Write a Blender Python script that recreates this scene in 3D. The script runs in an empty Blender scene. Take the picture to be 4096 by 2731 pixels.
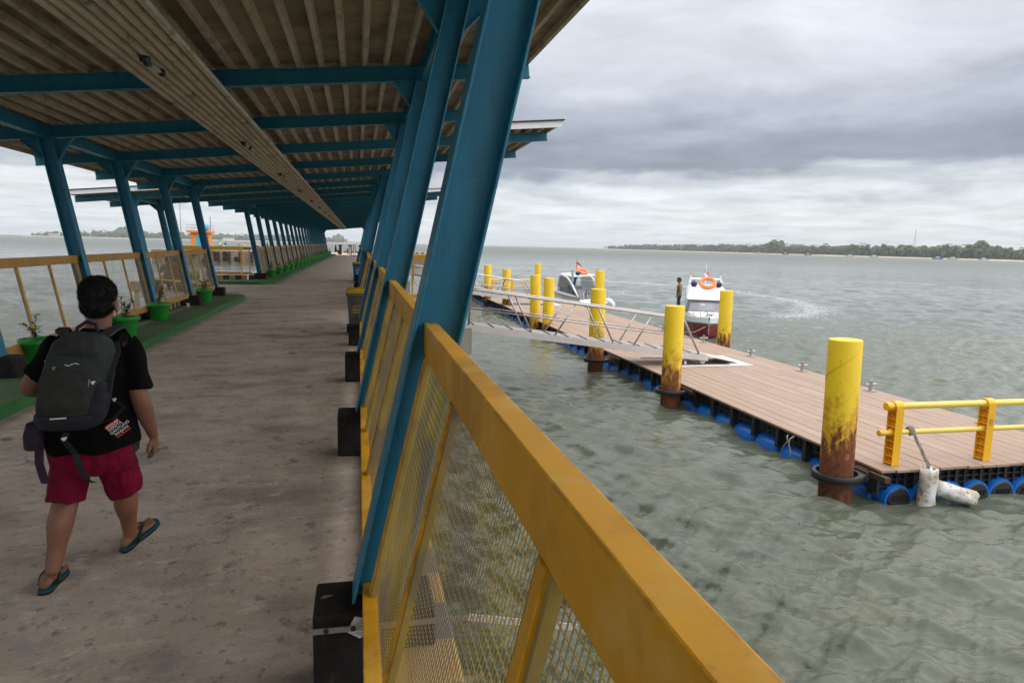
import bpy, bmesh, math, random
import numpy as np
from mathutils import Vector, Matrix, Euler, noise as mnoise
R = math.radians
rnd = random.Random(7)
sc = bpy.context.scene
COL = sc.collection

# ------------------------------------------------------------------ camera
cam = bpy.data.cameras.new('camera'); cam.lens = 24.0; cam.sensor_width = 36.0
cam.clip_start = 0.05; cam.clip_end = 40000
camo = bpy.data.objects.new('camera', cam); COL.objects.link(camo)
M = Matrix(((0.97592375, 0.00762019, -0.21797883), (-0.21687405, 0.14022879, -0.96607532), (0.02320523, 0.9900898, 0.13850523)))
camo.matrix_world = Matrix.Translation((0, 0, 1.93)) @ M.to_4x4()
sc.camera = camo

# ------------------------------------------------------------------ world (overcast sky) and sun
SUN_EL, SUN_AZ = R(46), R(112)
w = bpy.data.worlds.new('World'); sc.world = w; w.use_nodes = True
nt = w.node_tree; nt.nodes.clear()
def N(t, typ, **k):
    n = t.nodes.new(typ)
    for a, b in k.items(): setattr(n, a, b)
    return n
L = nt.links.new
tc = N(nt, 'ShaderNodeTexCoord')
sep = N(nt, 'ShaderNodeSeparateXYZ'); L(tc.outputs['Generated'], sep.inputs[0])
zc = N(nt, 'ShaderNodeMath', operation='MAXIMUM'); L(sep.outputs[2], zc.inputs[0]); zc.inputs[1].default_value = 0.0
za = N(nt, 'ShaderNodeMath', operation='ADD'); L(zc.outputs[0], za.inputs[0]); za.inputs[1].default_value = 0.06
ux = N(nt, 'ShaderNodeMath', operation='DIVIDE'); L(sep.outputs[0], ux.inputs[0]); L(za.outputs[0], ux.inputs[1])
uy = N(nt, 'ShaderNodeMath', operation='DIVIDE'); L(sep.outputs[1], uy.inputs[0]); L(za.outputs[0], uy.inputs[1])
cmb = N(nt, 'ShaderNodeCombineXYZ'); L(ux.outputs[0], cmb.inputs[0]); L(uy.outputs[0], cmb.inputs[1]); cmb.inputs[2].default_value = 3.7
n1 = N(nt, 'ShaderNodeTexNoise'); L(cmb.outputs[0], n1.inputs['Vector'])
n1.inputs['Scale'].default_value = 0.33; n1.inputs['Detail'].default_value = 7; n1.inputs['Roughness'].default_value = 0.52; n1.inputs['Distortion'].default_value = 0.4
mp = N(nt, 'ShaderNodeMapping'); L(tc.outputs['Generated'], mp.inputs[0]); mp.inputs['Scale'].default_value = (3.2, 3.2, 8.0); mp.inputs['Location'].default_value = (1.3, 0.4, 0.2)
n2 = N(nt, 'ShaderNodeTexNoise'); L(mp.outputs[0], n2.inputs['Vector'])
n2.inputs['Scale'].default_value = 1.6; n2.inputs['Detail'].default_value = 6; n2.inputs['Roughness'].default_value = 0.58; n2.inputs['Distortion'].default_value = 0.35
# elevation disturbed by the large noise picks the cloud deck tone
w1 = N(nt, 'ShaderNodeMath', operation='MULTIPLY_ADD'); L(n1.outputs[0], w1.inputs[0]); w1.inputs[1].default_value = 0.17; w1.inputs[2].default_value = -0.085
w2 = N(nt, 'ShaderNodeMath', operation='MULTIPLY_ADD'); L(n2.outputs[0], w2.inputs[0]); w2.inputs[1].default_value = 0.11; w2.inputs[2].default_value = -0.055
ws = N(nt, 'ShaderNodeMath', operation='ADD'); L(w1.outputs[0], ws.inputs[0]); L(w2.outputs[0], ws.inputs[1])
el = N(nt, 'ShaderNodeMath', operation='ADD'); L(sep.outputs[2], el.inputs[0]); L(ws.outputs[0], el.inputs[1])
rp = N(nt, 'ShaderNodeValToRGB'); L(el.outputs[0], rp.inputs[0]); cr = rp.color_ramp; cr.interpolation = 'EASE'
stops = [(0.0, (0.4342, 0.4718, 0.501)), (0.04, (0.501, 0.5219, 0.5386)), (0.064, (0.4801, 0.501, 0.5219)), (0.085, (0.359, 0.3841, 0.4217)), (0.108, (0.188, 0.2081, 0.2524)), (0.15, (0.2058, 0.2252, 0.2717)), (0.2, (0.3048, 0.3256, 0.3757)), (0.26, (0.4329, 0.4509, 0.4915)), (0.36, (0.55, 0.5682, 0.5997)), (1.0, (1.42, 1.43, 1.46))]
while len(cr.elements) < len(stops): cr.elements.new(0.5)
for e, (p, c) in zip(cr.elements, stops): e.position = p; e.color = (*c, 1)
n3 = N(nt, 'ShaderNodeTexNoise'); L(cmb.outputs[0], n3.inputs['Vector'])
n3.inputs['Scale'].default_value = 1.1; n3.inputs['Detail'].default_value = 9; n3.inputs['Roughness'].default_value = 0.6; n3.inputs['Distortion'].default_value = 0.3
m3 = N(nt, 'ShaderNodeMapRange'); L(n3.outputs[0], m3.inputs[0]); m3.inputs[1].default_value = .32; m3.inputs[2].default_value = .7; m3.inputs[3].default_value = .80; m3.inputs[4].default_value = 1.17
mx = N(nt, 'ShaderNodeVectorMath', operation='SCALE'); L(rp.outputs[0], mx.inputs[0]); L(m3.outputs[0], mx.inputs['Scale'])
sky = N(nt, 'ShaderNodeTexSky'); sky.sky_type = 'NISHITA'; sky.sun_disc = False; sky.sun_elevation = SUN_EL; sky.sun_rotation = SUN_AZ
b1 = N(nt, 'ShaderNodeBackground'); L(sky.outputs[0], b1.inputs[0]); b1.inputs[1].default_value = 0.1
b2 = N(nt, 'ShaderNodeBackground'); L(mx.outputs[0], b2.inputs[0]); b2.inputs[1].default_value = 1.0
ms = N(nt, 'ShaderNodeMixShader'); ms.inputs[0].default_value = 0.93; L(b1.outputs[0], ms.inputs[1]); L(b2.outputs[0], ms.inputs[2])
wo = N(nt, 'ShaderNodeOutputWorld'); L(ms.outputs[0], wo.inputs[0])
sd = bpy.data.lights.new('sun', 'SUN'); sd.energy = 1.35; sd.angle = R(110); sd.color = (1, .96, .9)
so = bpy.data.objects.new('sun', sd); COL.objects.link(so)
sdir = Vector((math.sin(SUN_AZ) * math.cos(SUN_EL), math.cos(SUN_AZ) * math.cos(SUN_EL), math.sin(SUN_EL)))
so.rotation_euler = sdir.to_track_quat('Z', 'Y').to_euler(); so.location = (0, 0, 50)
vs = sc.view_settings; vs.view_transform = 'Standard'; vs.look = 'None'; vs.exposure = 0.78; vs.gamma = 1.0
try: vs.use_curve_mapping = False
except Exception: pass
cy = sc.cycles; cy.use_denoising = True; cy.max_bounces = 8; cy.diffuse_bounces = 4; cy.glossy_bounces = 4; cy.transmission_bounces = 4; cy.volume_bounces = 0; cy.transparent_max_bounces = 8
cy.caustics_reflective = False; cy.caustics_refractive = False

# ------------------------------------------------------------------ materials
MATS = {}
def mat(name, col, rough=.6, metal=0., var=.15, scale=3., detail=6, bump=.0, bscale=40., spots=None, streak=None, spec=.5, coat=0., alpha=None, edge=None):
    """Principled material: base colour broken up by noise, optional second colour in patches, fine bump. Object coordinates."""
    m = bpy.data.materials.new(name); m.use_nodes = True; t = m.node_tree; l = t.links.new
    p = t.nodes['Principled BSDF']; p.inputs['Roughness'].default_value = rough; p.inputs['Metallic'].default_value = metal
    p.inputs['Specular IOR Level'].default_value = spec
    if coat: p.inputs['Coat Weight'].default_value = coat
    c = N(t, 'ShaderNodeTexCoord'); vec = c.outputs['Object']
    if streak:
        mpn = N(t, 'ShaderNodeMapping'); l(vec, mpn.inputs[0]); mpn.inputs['Scale'].default_value = streak; sv = mpn.outputs[0]
    else: sv = vec
    n = N(t, 'ShaderNodeTexNoise'); l(sv, n.inputs['Vector']); n.inputs['Scale'].default_value = scale; n.inputs['Detail'].default_value = detail; n.inputs['Roughness'].default_value = .6
    mr = N(t, 'ShaderNodeMapRange'); l(n.outputs[0], mr.inputs[0]); mr.inputs[1].default_value = .25; mr.inputs[2].default_value = .75; mr.inputs[3].default_value = 1 - var; mr.inputs[4].default_value = 1 + var
    vm = N(t, 'ShaderNodeVectorMath', operation='SCALE'); vm.inputs[0].default_value = col; l(mr.outputs[0], vm.inputs['Scale'])
    out = vm.outputs[0]
    for sp in (spots or []):   # (colour, noise scale, threshold lo, hi, strength)
        c2, s2, lo, hi, st = sp[:5]
        q = N(t, 'ShaderNodeTexNoise'); l(sv if len(sp) > 5 else vec, q.inputs['Vector']); q.inputs['Scale'].default_value = s2; q.inputs['Detail'].default_value = 7; q.inputs['Roughness'].default_value = .65
        r2 = N(t, 'ShaderNodeMapRange'); l(q.outputs[0], r2.inputs[0]); r2.inputs[1].default_value = lo; r2.inputs[2].default_value = hi; r2.inputs[3].default_value = 0; r2.inputs[4].default_value = st
        mxn = N(t, 'ShaderNodeMix', data_type='RGBA'); l(r2.outputs[0], mxn.inputs[0]); l(out, mxn.inputs[6]); mxn.inputs[7].default_value = (*c2, 1); out = mxn.outputs[2]
    if edge:   # paint rubbed off along arrises
        bv = N(t, 'ShaderNodeBevel'); bv.samples = 4; bv.inputs['Radius'].default_value = edge[1]
        ge = N(t, 'ShaderNodeNewGeometry'); dt = N(t, 'ShaderNodeVectorMath', operation='DOT_PRODUCT'); l(bv.outputs[0], dt.inputs[0]); l(ge.outputs['Normal'], dt.inputs[1])
        en = N(t, 'ShaderNodeTexNoise'); l(vec, en.inputs['Vector']); en.inputs['Scale'].default_value = 13; en.inputs['Detail'].default_value = 6
        e1 = N(t, 'ShaderNodeMapRange'); l(dt.outputs['Value'], e1.inputs[0]); e1.inputs[1].default_value = .99; e1.inputs[2].default_value = .80; e1.inputs[3].default_value = 0; e1.inputs[4].default_value = 1
        e2 = N(t, 'ShaderNodeMapRange'); l(en.outputs[0], e2.inputs[0]); e2.inputs[1].default_value = .47; e2.inputs[2].default_value = .56
        e3 = N(t, 'ShaderNodeMath', operation='MULTIPLY'); l(e1.outputs[0], e3.inputs[0]); l(e2.outputs[0], e3.inputs[1])
        mxn = N(t, 'ShaderNodeMix', data_type='RGBA'); l(e3.outputs[0], mxn.inputs[0]); l(out, mxn.inputs[6]); mxn.inputs[7].default_value = (*edge[0], 1); out = mxn.outputs[2]
    l(out, p.inputs['Base Color'])
    if bump:
        nb = N(t, 'ShaderNodeTexNoise'); l(vec, nb.inputs['Vector']); nb.inputs['Scale'].default_value = bscale; nb.inputs['Detail'].default_value = 5
        bp = N(t, 'ShaderNodeBump'); bp.inputs['Strength'].default_value = bump; bp.inputs['Distance'].default_value = .01; l(nb.outputs[0], bp.inputs['Height']); l(bp.outputs[0], p.inputs['Normal'])
    if alpha is not None: p.inputs['Alpha'].default_value = alpha
    MATS[name] = m; return m

def nodes_of(m): return m.node_tree, m.node_tree.links.new, m.node_tree.nodes['Principled BSDF']

blue = mat('blue_paint', (.012, .195, .33), .45, var=.22, scale=1.8, streak=(5, 5, .7), bump=.08, bscale=60, spots=[((.004, .06, .11), 7, .56, .72, .6, 1), ((.06, .22, .30), 14, .62, .74, .5, 1), ((.01, .03, .04), 45, .68, .74, .6), ((.30, .26, .22), 30, .755, .775, .6)], edge=((.10, .26, .34), .012))
blue_dark = blue
ochre = mat('ochre_paint', (.86, .42, .018), .45, var=.14, scale=2.5, bump=.06, bscale=50, spots=[((.50, .235, .02), 2.2, .48, .64, .6), ((.86, .55, .14), 3.4, .52, .64, .6), ((.20, .10, .04), 11, .64, .72, .6), ((.09, .06, .045), 38, .70, .75, .8)], edge=((.10, .07, .06), .012), spec=.22)
ochre_old = mat('ochre_paint_faded', (.52, .285, .075), .6, var=.18, scale=3, bump=.06, bscale=50, spots=[((.13, .055, .03), 7, .60, .70, .6), ((.05, .03, .02), 28, .68, .76, .7)])
wire_m = mat('yellow_wire', (.42, .30, .07), .5, var=.35, scale=3, spots=[((.20, .16, .13), 2.2, .45, .58, .75)])
wire_grey = mat('worn_wire', (.38, .32, .22), .55, var=.35, scale=3, spots=[((.36, .22, .05), 2.2, .5, .6, .6)])
yellow = mat('yellow_paint', (.80, .50, .015), .5, var=.1, scale=3)
yplastic = mat('yellow_plastic', (.86, .46, .015), .38, var=.06, scale=2, bump=.02)
ypipe = mat('pale_yellow_pipe', (.80, .60, .12), .42, var=.1, scale=1.5)
black = mat('black_paint_concrete', (.020, .018, .017), .75, var=.4, scale=3, bump=.4, bscale=25, streak=(6, 6, 1.6), spots=[((.14, .13, .12), 3.2, .60, .74, .6, 1), ((.055, .05, .046), 1.8, .48, .70, .6), ((.20, .19, .18), 26, .67, .74, .6), ((.075, .068, .06), 60, .60, .70, .5)], edge=((.085, .075, .07), .014), spec=.2)
rubber = mat('black_rubber', (.010, .011, .012), .5, var=.3, scale=4, bump=.1)
plasticbk = mat('black_plastic', (.014, .015, .018), .45, var=.3, scale=4)
concrete = mat('concrete', (.30, .27, .24), .85, var=.2, scale=1.5, bump=.3, bscale=20)
jetty_m = mat('jetty_concrete', (.25, .185, .12), .85, var=.25, scale=.35, spots=[((.10, .07, .05), .5, .50, .66, .8), ((.42, .35, .28), 1.4, .58, .7, .5)])
steel = mat('galvanised_steel', (.46, .43, .42), .42, metal=.75, var=.15, scale=5)
alu = mat('aluminium', (.62, .58, .57), .5, metal=.25, var=.1, scale=2, spots=[((.33, .29, .27), 3, .6, .75, .4)])
alud = mat('aluminium_tread', (.36, .33, .315), .6, metal=.2, var=.15, scale=4)
white = mat('white_paint', (.80, .81, .82), .35, var=.04, scale=2)
fascia_m = mat('white_fascia', (.74, .73, .75), .5, var=.06, scale=2)
whitegel = mat('white_gelcoat', (.82, .83, .84), .18, var=.03, scale=1.5, coat=.3)
redhull = mat('red_hull', (.27, .022, .022), .3, var=.2, scale=2.5, spots=[((.38, .12, .11), 6, .62, .75, .4)])
greenstripe = mat('green_stripe', (.0, .22, .15), .35, var=.08)
orange = mat('orange_foam', (.86, .22, .045), .5, var=.1, scale=4)
navy = mat('navy_vinyl', (.012, .016, .07), .3, var=.15)
red = mat('red_cloth', (.62, .02, .03), .7, var=.08)
whitecloth = mat('white_cloth', (.78, .77, .78), .75, var=.08, scale=6)
potg = mat('green_pot_plastic', (.014, .28, .025), .45, var=.18, scale=5, bump=.25, bscale=55)
soil = mat('soil', (.055, .035, .025), .95, var=.35, scale=25, bump=.4, bscale=60)
leaf = mat('leaf', (.065, .125, .03), .5, var=.4, scale=14, spots=[((.15, .11, .04), 9, .55, .7, .5)])
stem_m = mat('stem', (.09, .06, .035), .8, var=.2)
skin = mat('skin', (.235, .108, .062), .58, var=.24, scale=5, bump=.04, bscale=90)
hair_m = mat('black_hair', (.006, .005, .005), .8, var=.3, scale=20)
tee = mat('black_tee', (.0035, .003, .0035), .9, var=.2, scale=8, bump=.12, bscale=220, spec=.12)
shorts_m = mat('crimson_shorts', (.165, .004, .026), .85, var=.2, scale=5, bump=.1, bscale=160, spec=.15)
packg = mat('grey_pack_cloth', (.040, .042, .038), .8, var=.22, scale=14, bump=.3, bscale=240, spec=.2)
packgreen = mat('slate_pack_cloth', (.036, .048, .046), .75, var=.18, scale=10, bump=.25, bscale=240, spec=.2)
packn = mat('navy_pack_cloth', (.009, .010, .019), .7, var=.2, scale=9, bump=.15, bscale=200)
purple = mat('purple_cloth', (.026, .012, .032), .8, var=.5, scale=20, spots=[((.12, .03, .13), 26, .6, .7, .6), ((.3, .2, .03), 33, .70, .74, .8)])
tealrub = mat('teal_flipflop', (.008, .085, .115), .6, var=.15, scale=8)
greyplastic = mat('grey_bin_plastic', (.115, .105, .10), .5, var=.15, scale=4)
ylid = mat('yellow_bin_lid', (.66, .42, .01), .4, var=.12, scale=4)
bluebin = mat('blue_bin_plastic', (.008, .11, .40), .4, var=.1, scale=4)
floatblue = mat('blue_float', (.004, .14, .55), .3, var=.15, scale=2.5, spots=[((.01, .07, .25), 3, .55, .7, .5)])
foamw = mat('dirty_white_foam', (.70, .69, .68), .8, var=.12, scale=6, bump=.6, bscale=14, spots=[((.30, .22, .11), 4, .45, .60, .75), ((.05, .04, .03), 13, .57, .64, .85)])
rope_m = mat('grey_rope', (.27, .26, .22), .9, var=.4, scale=40, bump=.5, bscale=120)
roof_m = mat('roof_sheet', (.30, .235, .175), .85, var=.3, scale=2.2, bump=.15, bscale=30, spots=[((.07, .045, .027), 1.6, .45, .68, .8), ((.29, .24, .19), 3.1, .56, .74, .6)])
rib_m = mat('roof_rib', (.50, .42, .345), .8, var=.25, scale=3, streak=(3, .5, 3), bump=.15, spots=[((.12, .085, .06), 4, .52, .7, .6)])
slat_m = mat('ceiling_slat', (.60, .52, .44), .8, var=.25, scale=3, streak=(4, .6, 4), bump=.3, bscale=70, spots=[((.19, .165, .07), 3, .55, .68, .7), ((.11, .085, .07), 6, .6, .7, .5)])
lampblack = mat('lamp_socket', (.006, .006, .008), .4, var=.2)
bulb_m = mat('dusty_bulb', (.42, .38, .35), .4, var=.15, scale=20)
orangew = mat('orange_wall', (.80, .27, .06), .7, var=.07, scale=1)
cyan_m = mat('cyan_door', (.03, .42, .68), .5, var=.08)
sand = mat('sand', (.52, .40, .28), .95, var=.15, scale=.02, spots=[((.30, .22, .15), .03, .5, .7, .5)])
terrain_m = mat('island_ground', (.05, .07, .03), .95, var=.3, scale=.02)
wood_far = mat('woodland', (.070, .095, .042), .9, var=.5, scale=.05, detail=4, spots=[((.10, .125, .045), .035, .5, .65, .6), ((.035, .052, .026), .12, .5, .7, .6)])
paper = mat('paper', (.66, .62, .70), .8, var=.06, scale=20)
ink = mat('ink', (.05, .04, .06), .8, var=.05)
glass_t = mat('tinted_glass', (.05, .05, .06), .05, var=.05, spec=.6); glass_t.node_tree.nodes['Principled BSDF'].inputs['Alpha'].default_value = .35
glass_l = mat('clear_screen', (.35, .36, .40), .08, var=.05, spec=.6); glass_l.node_tree.nodes['Principled BSDF'].inputs['Alpha'].default_value = .55
darkgrey = mat('dark_grey_trim', (.075, .075, .08), .45, var=.1)
greyint = mat('grey_interior', (.38, .385, .40), .5, var=.08)
tyre_m = mat('tyre', (.012, .012, .012), .8, var=.3, scale=3)
timber_dark = mat('dark_timber', (.035, .03, .026), .85, var=.3, scale=3)
rust_m = mat('rusty_steel', (.05, .034, .024), .8, var=.4, scale=9, bump=.2, spots=[((.22, .085, .03), 12, .55, .7, .7)])
camo = mat('patterned_vest', (.03, .05, .03), .8, var=.4, scale=8, spots=[((.30, .30, .16), 14, .55, .62, .9)])
darkcloth = mat('dark_cloth', (.016, .015, .019), .85, var=.2)
bluecloth = mat('blue_cloth', (.07, .09, .30), .85, var=.2)
maroon = mat('maroon_cloth', (.15, .02, .045), .85, var=.2)
tancloth = mat('tan_cloth', (.22, .16, .11), .85, var=.2)
pinkcap = mat('pink_cap', (.60, .42, .44), .8, var=.1)

# planks: brown composite with grain along Y
def plank_material(name, col):
    m = mat(name, col, .62, var=.10, scale=2.2, streak=(14, .5, 4), bump=.05, bscale=90, spots=[((.46, .35, .29), .8, .5, .75, .5), ((.20, .125, .09), 1.3, .58, .75, .4)])
    return m
plank_ms = [plank_material('deck_plank', (.325, .222, .160)), plank_material('deck_plank_pale', (.350, .252, .192)), plank_material('deck_plank_dark', (.30, .208, .155))]

# pier concrete deck with wear running across the walkway
deck_m = mat('walkway_concrete', (.47, .382, .308), .88, var=.24, scale=1.2, detail=14, streak=(.8, 1.35, 1), bump=1., bscale=34,
    spots=[((.62, .53, .44), 1.6, .50, .62, .55, 1), ((.25, .195, .155), .95, .52, .64, .7, 1), ((.64, .56, .47), 5.0, .57, .64, .65, 1), ((.10, .075, .06), 2.0, .61, .67, .75), ((.30, .28, .265), 4.2, .54, .64, .6), ((.14, .105, .085), 12, .58, .65, .6), ((.66, .58, .49), 26, .60, .68, .5), ((.16, .13, .105), 60, .58, .66, .5)])
green_kerb = mat('green_kerb_paint', (.062, .135, .045), .8, var=.25, scale=2, bump=.45, bscale=28, spots=[((.10, .10, .055), 1.0, .45, .68, .75), ((.03, .03, .02), 12, .63, .75, .6)])
green_side = mat('green_kerb_side_paint', (.032, .16, .04), .75, var=.25, scale=3, bump=.5, bscale=20, spots=[((.012, .03, .012), 7, .58, .7, .7)])

def striped(name, c1, c2, period, axis):
    m = mat(name, c1, .8, var=.15, scale=3, bump=.2, bscale=30); t, l, p = nodes_of(m)
    src = p.inputs['Base Color'].links[0].from_socket
    g = N(t, 'ShaderNodeNewGeometry'); s = N(t, 'ShaderNodeSeparateXYZ'); l(g.outputs['Position'], s.inputs[0])
    d = N(t, 'ShaderNodeMath', operation='DIVIDE'); l(s.outputs[axis], d.inputs[0]); d.inputs[1].default_value = period
    f = N(t, 'ShaderNodeMath', operation='FRACT'); l(d.outputs[0], f.inputs[0])
    k = N(t, 'ShaderNodeMath', operation='GREATER_THAN'); l(f.outputs[0], k.inputs[0]); k.inputs[1].default_value = .5
    mxn = N(t, 'ShaderNodeMix', data_type='RGBA'); l(k.outputs[0], mxn.inputs[0]); l(src, mxn.inputs[6]); mxn.inputs[7].default_value = (*c2, 1); l(mxn.outputs[2], p.inputs['Base Color'])
    return m
stripe_y = striped('black_and_ochre_stripes', (.40, .24, .07), (.035, .035, .045), .40, 1)
stripe_x = striped('black_and_ochre_stripes_across', (.40, .24, .07), (.035, .035, .045), .52, 0)
stripe_grey = striped('grey_and_ochre_stripes', (.50, .33, .14), (.20, .17, .17), .62, 1)
stripe_far = striped('far_kerb_stripes', (.62, .40, .06), (.06, .05, .05), 1.1, 0)

def pile_material(name, lift):
    m = mat(name, (.80, .545, .014), .45, var=.08, scale=2); t, l, p = nodes_of(m)
    src = p.inputs['Base Color'].links[0].from_socket
    g = N(t, 'ShaderNodeNewGeometry'); s = N(t, 'ShaderNodeSeparateXYZ'); l(g.outputs['Position'], s.inputs[0])
    def nz(scale, det=7, st=None):
        v = g.outputs['Position']
        if st:
            q = N(t, 'ShaderNodeMapping'); l(v, q.inputs[0]); q.inputs['Scale'].default_value = st; v = q.outputs[0]
        n = N(t, 'ShaderNodeTexNoise'); l(v, n.inputs['Vector']); n.inputs['Scale'].default_value = scale; n.inputs['Detail'].default_value = det; n.inputs['Roughness'].default_value = .65; return n.outputs[0]
    def ma(op, a, b):
        n = N(t, 'ShaderNodeMath', operation=op)
        for i, x in enumerate((a, b)):
            if isinstance(x, (int, float)): n.inputs[i].default_value = x
            else: l(x, n.inputs[i])
        return n.outputs[0]
    def mr(x, a, b, c=0., d=1.):
        n = N(t, 'ShaderNodeMapRange'); l(x, n.inputs[0]); n.inputs[1].default_value = a; n.inputs[2].default_value = b; n.inputs[3].default_value = c; n.inputs[4].default_value = d; return n.outputs[0]
    def mix(f, a, col):
        n = N(t, 'ShaderNodeMix', data_type='RGBA'); l(f, n.inputs[0]); l(a, n.inputs[6])
        if isinstance(col, tuple): n.inputs[7].default_value = (*col, 1)
        else: l(col, n.inputs[7])
        return n.outputs[2]
    z = ma('ADD', s.outputs[2], lift)
    # orange bleed: higher noise lower down
    h = ma('ADD', ma('MULTIPLY', nz(5), .9), mr(z, -2.0, .35, .42, -.18))
    out = mix(mr(h, .50, .66, 0, .85), src, (.46, .19, .018))
    out = mix(mr(nz(22, 4, (1, 1, .2)), .60, .70, 0, .35), out, (.50, .33, .03))
    h2 = ma('ADD', ma('ADD', ma('MULTIPLY', nz(10, 9, (1, 1, .35)), .75), ma('MULTIPLY', nz(2.6, 3, (1, 1, .5)), .45)), mr(z, -2.0, -.30, .30, -.20))
    out = mix(mr(h2, .575, .685), out, (.125, .036, .012))
    out = mix(ma('MULTIPLY', mr(h2, .60, .66), mr(nz(17, 6, (1, 1, .4)), .48, .62, 0, .8)), out, (.235, .070, .014))
    h3 = ma('ADD', nz(14, 6), mr(z, -2.0, -1.0, .16, -.12))
    out = mix(mr(h3, .62, .68, 0, .85), out, (.05, .022, .014))
    out = mix(mr(ma('ADD', nz(28, 3), mr(z, .3, .7, 0, .06)), .69, .72), out, (.06, .025, .012))
    l(out, p.inputs['Base Color'])
    l(mr(h2, .58, .66, .42, .85), p.inputs['Roughness'])
    return m
pile_m = pile_material('weathered_pile_paint', .14); pile_clean = pile_material('cleaner_pile_paint', .55); pile_rusty = pile_material('rusty_pile_paint', -.08)

# ------------------------------------------------------------------ mesh helpers
class MB:
    def __init__(s): s.v = []; s.f = []; s.m = []
    def add(s, vs, fs, mi=0):
        o = len(s.v); s.v += [tuple(v) for v in vs]; s.f += [tuple(i + o for i in f) for f in fs]; s.m += [mi] * len(fs); return s
    def box(s, c, d, rot=None, mi=0):
        x, y, z = d[0] / 2, d[1] / 2, d[2] / 2
        P = [Vector(p) for p in ((-x, -y, -z), (x, -y, -z), (x, y, -z), (-x, y, -z), (-x, -y, z), (x, -y, z), (x, y, z), (-x, y, z))]
        if rot is not None: P = [rot @ p for p in P]
        c = Vector(c)
        return s.add([p + c for p in P], [(0, 3, 2, 1), (4, 5, 6, 7), (0, 1, 5, 4), (1, 2, 6, 5), (2, 3, 7, 6), (3, 0, 4, 7)], mi)
    def bbox(s, a, b, mi=0):
        return s.box([(a[i] + b[i]) / 2 for i in range(3)], [abs(b[i] - a[i]) for i in range(3)], None, mi)
    def prism(s, poly, p0, p1, ax, ay, mi=0):
        """2-D polygon swept from p0 to p1; poly coordinates along the vectors ax, ay"""
        p0, p1, ax, ay = map(Vector, (p0, p1, ax, ay)); n = len(poly)
        V = [p0 + ax * a + ay * b for a, b in poly] + [p1 + ax * a + ay * b for a, b in poly]
        F = [(i, (i + 1) % n, n + (i + 1) % n, n + i) for i in range(n)] + [tuple(range(n - 1, -1, -1)), tuple(range(n, 2 * n))]
        return s.add(V, F, mi)
    def bar(s, p0, p1, wd, ht, up=(0, 0, 1), mi=0):
        p0, p1 = Vector(p0), Vector(p1); d = (p1 - p0).normalized(); sx = d.cross(Vector(up)).normalized(); uy = sx.cross(d)
        return s.prism([(-wd / 2, -ht / 2), (wd / 2, -ht / 2), (wd / 2, ht / 2), (-wd / 2, ht / 2)], p0, p1, sx, uy, mi)
    def ibeam(s, p0, p1, depth, width, tw, tf, up, mi=0, side=None):
        """I section: depth along up, flange width across"""
        p0, p1, up = Vector(p0), Vector(p1), Vector(up).normalized(); d = (p1 - p0).normalized(); sx = d.cross(up).normalized()
        h, b, a = depth / 2, width / 2, tw / 2; k = h - tf
        poly = [(-b, -h), (b, -h), (b, -k), (a, -k), (a, k), (b, k), (b, h), (-b, h), (-b, k), (-a, k), (-a, -k), (-b, -k)]
        n = 12; V = [p0 + sx * x + up * y for x, y in poly] + [p1 + sx * x + up * y for x, y in poly]
        F = [(i, (i + 1) % n, n + (i + 1) % n, n + i) for i in range(n)]
        for o, fl in ((0, 1), (n, 0)):
            for q in ((0, 1, 2, 11), (11, 2, 3, 10), (10, 3, 4, 9), (9, 4, 5, 8), (8, 5, 6, 7)):
                qq = tuple(o + i for i in q); F.append(qq[::-1] if fl else qq)
        return s.add(V, F, mi)
    def tube(s, path, r, seg=8, cap=True, mi=0, closed=False):
        path = [Vector(p) for p in path]; n = len(path); rr = r if isinstance(r, (list, tuple)) else [r] * n
        ref = None; V = []
        for i, p in enumerate(path):
            a = path[(i - 1) % n] if (i > 0 or closed) else p; b = path[(i + 1) % n] if (i < n - 1 or closed) else p
            d = (b - a).normalized()
            if ref is None: ref = Vector((0, 0, 1)) if abs(d.z) < .9 else Vector((1, 0, 0))
            x = ref - d * ref.dot(d); x.normalize(); y = d.cross(x); ref = x
            V += [p + (x * math.cos(2 * math.pi * k / seg) + y * math.sin(2 * math.pi * k / seg)) * rr[i] for k in range(seg)]
        F = []
        for i in range(n if closed else n - 1):
            j = (i + 1) % n
            F += [(i * seg + k, i * seg + (k + 1) % seg, j * seg + (k + 1) % seg, j * seg + k) for k in range(seg)]
        if cap and not closed: F += [tuple(range(seg - 1, -1, -1)), tuple((n - 1) * seg + k for k in range(seg))]
        return s.add(V, F, mi)
    def lathe(s, prof, seg=24, c=(0, 0, 0), axis='z', mi=0):
        n = len(prof); V = []; c = Vector(c)
        for r_, z in prof:
            for k in range(seg):
                a = 2 * math.pi * k / seg; x, y = r_ * math.cos(a), r_ * math.sin(a)
                V.append(c + (Vector((x, y, z)) if axis == 'z' else Vector((x, z, y)) if axis == 'y' else Vector((z, x, y))))
        F = [(i * seg + k, i * seg + (k + 1) % seg, (i + 1) * seg + (k + 1) % seg, (i + 1) * seg + k) for i in range(n - 1) for k in range(seg)]
        if prof[0][0] > 1e-6: F.append(tuple(range(seg - 1, -1, -1)))
        if prof[-1][0] > 1e-6: F.append(tuple((n - 1) * seg + k for k in range(seg)))
        return s.add(V, F, mi)
    def loft(s, rings, mi=0, cap=True):
        n = len(rings[0]); V = [p for r_ in rings for p in r_]
        F = [(i * n + k, i * n + (k + 1) % n, (i + 1) * n + (k + 1) % n, (i + 1) * n + k) for i in range(len(rings) - 1) for k in range(n)]
        if cap: F += [tuple(range(n - 1, -1, -1)), tuple((len(rings) - 1) * n + k for k in range(n))]
        return s.add(V, F, mi)
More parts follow.
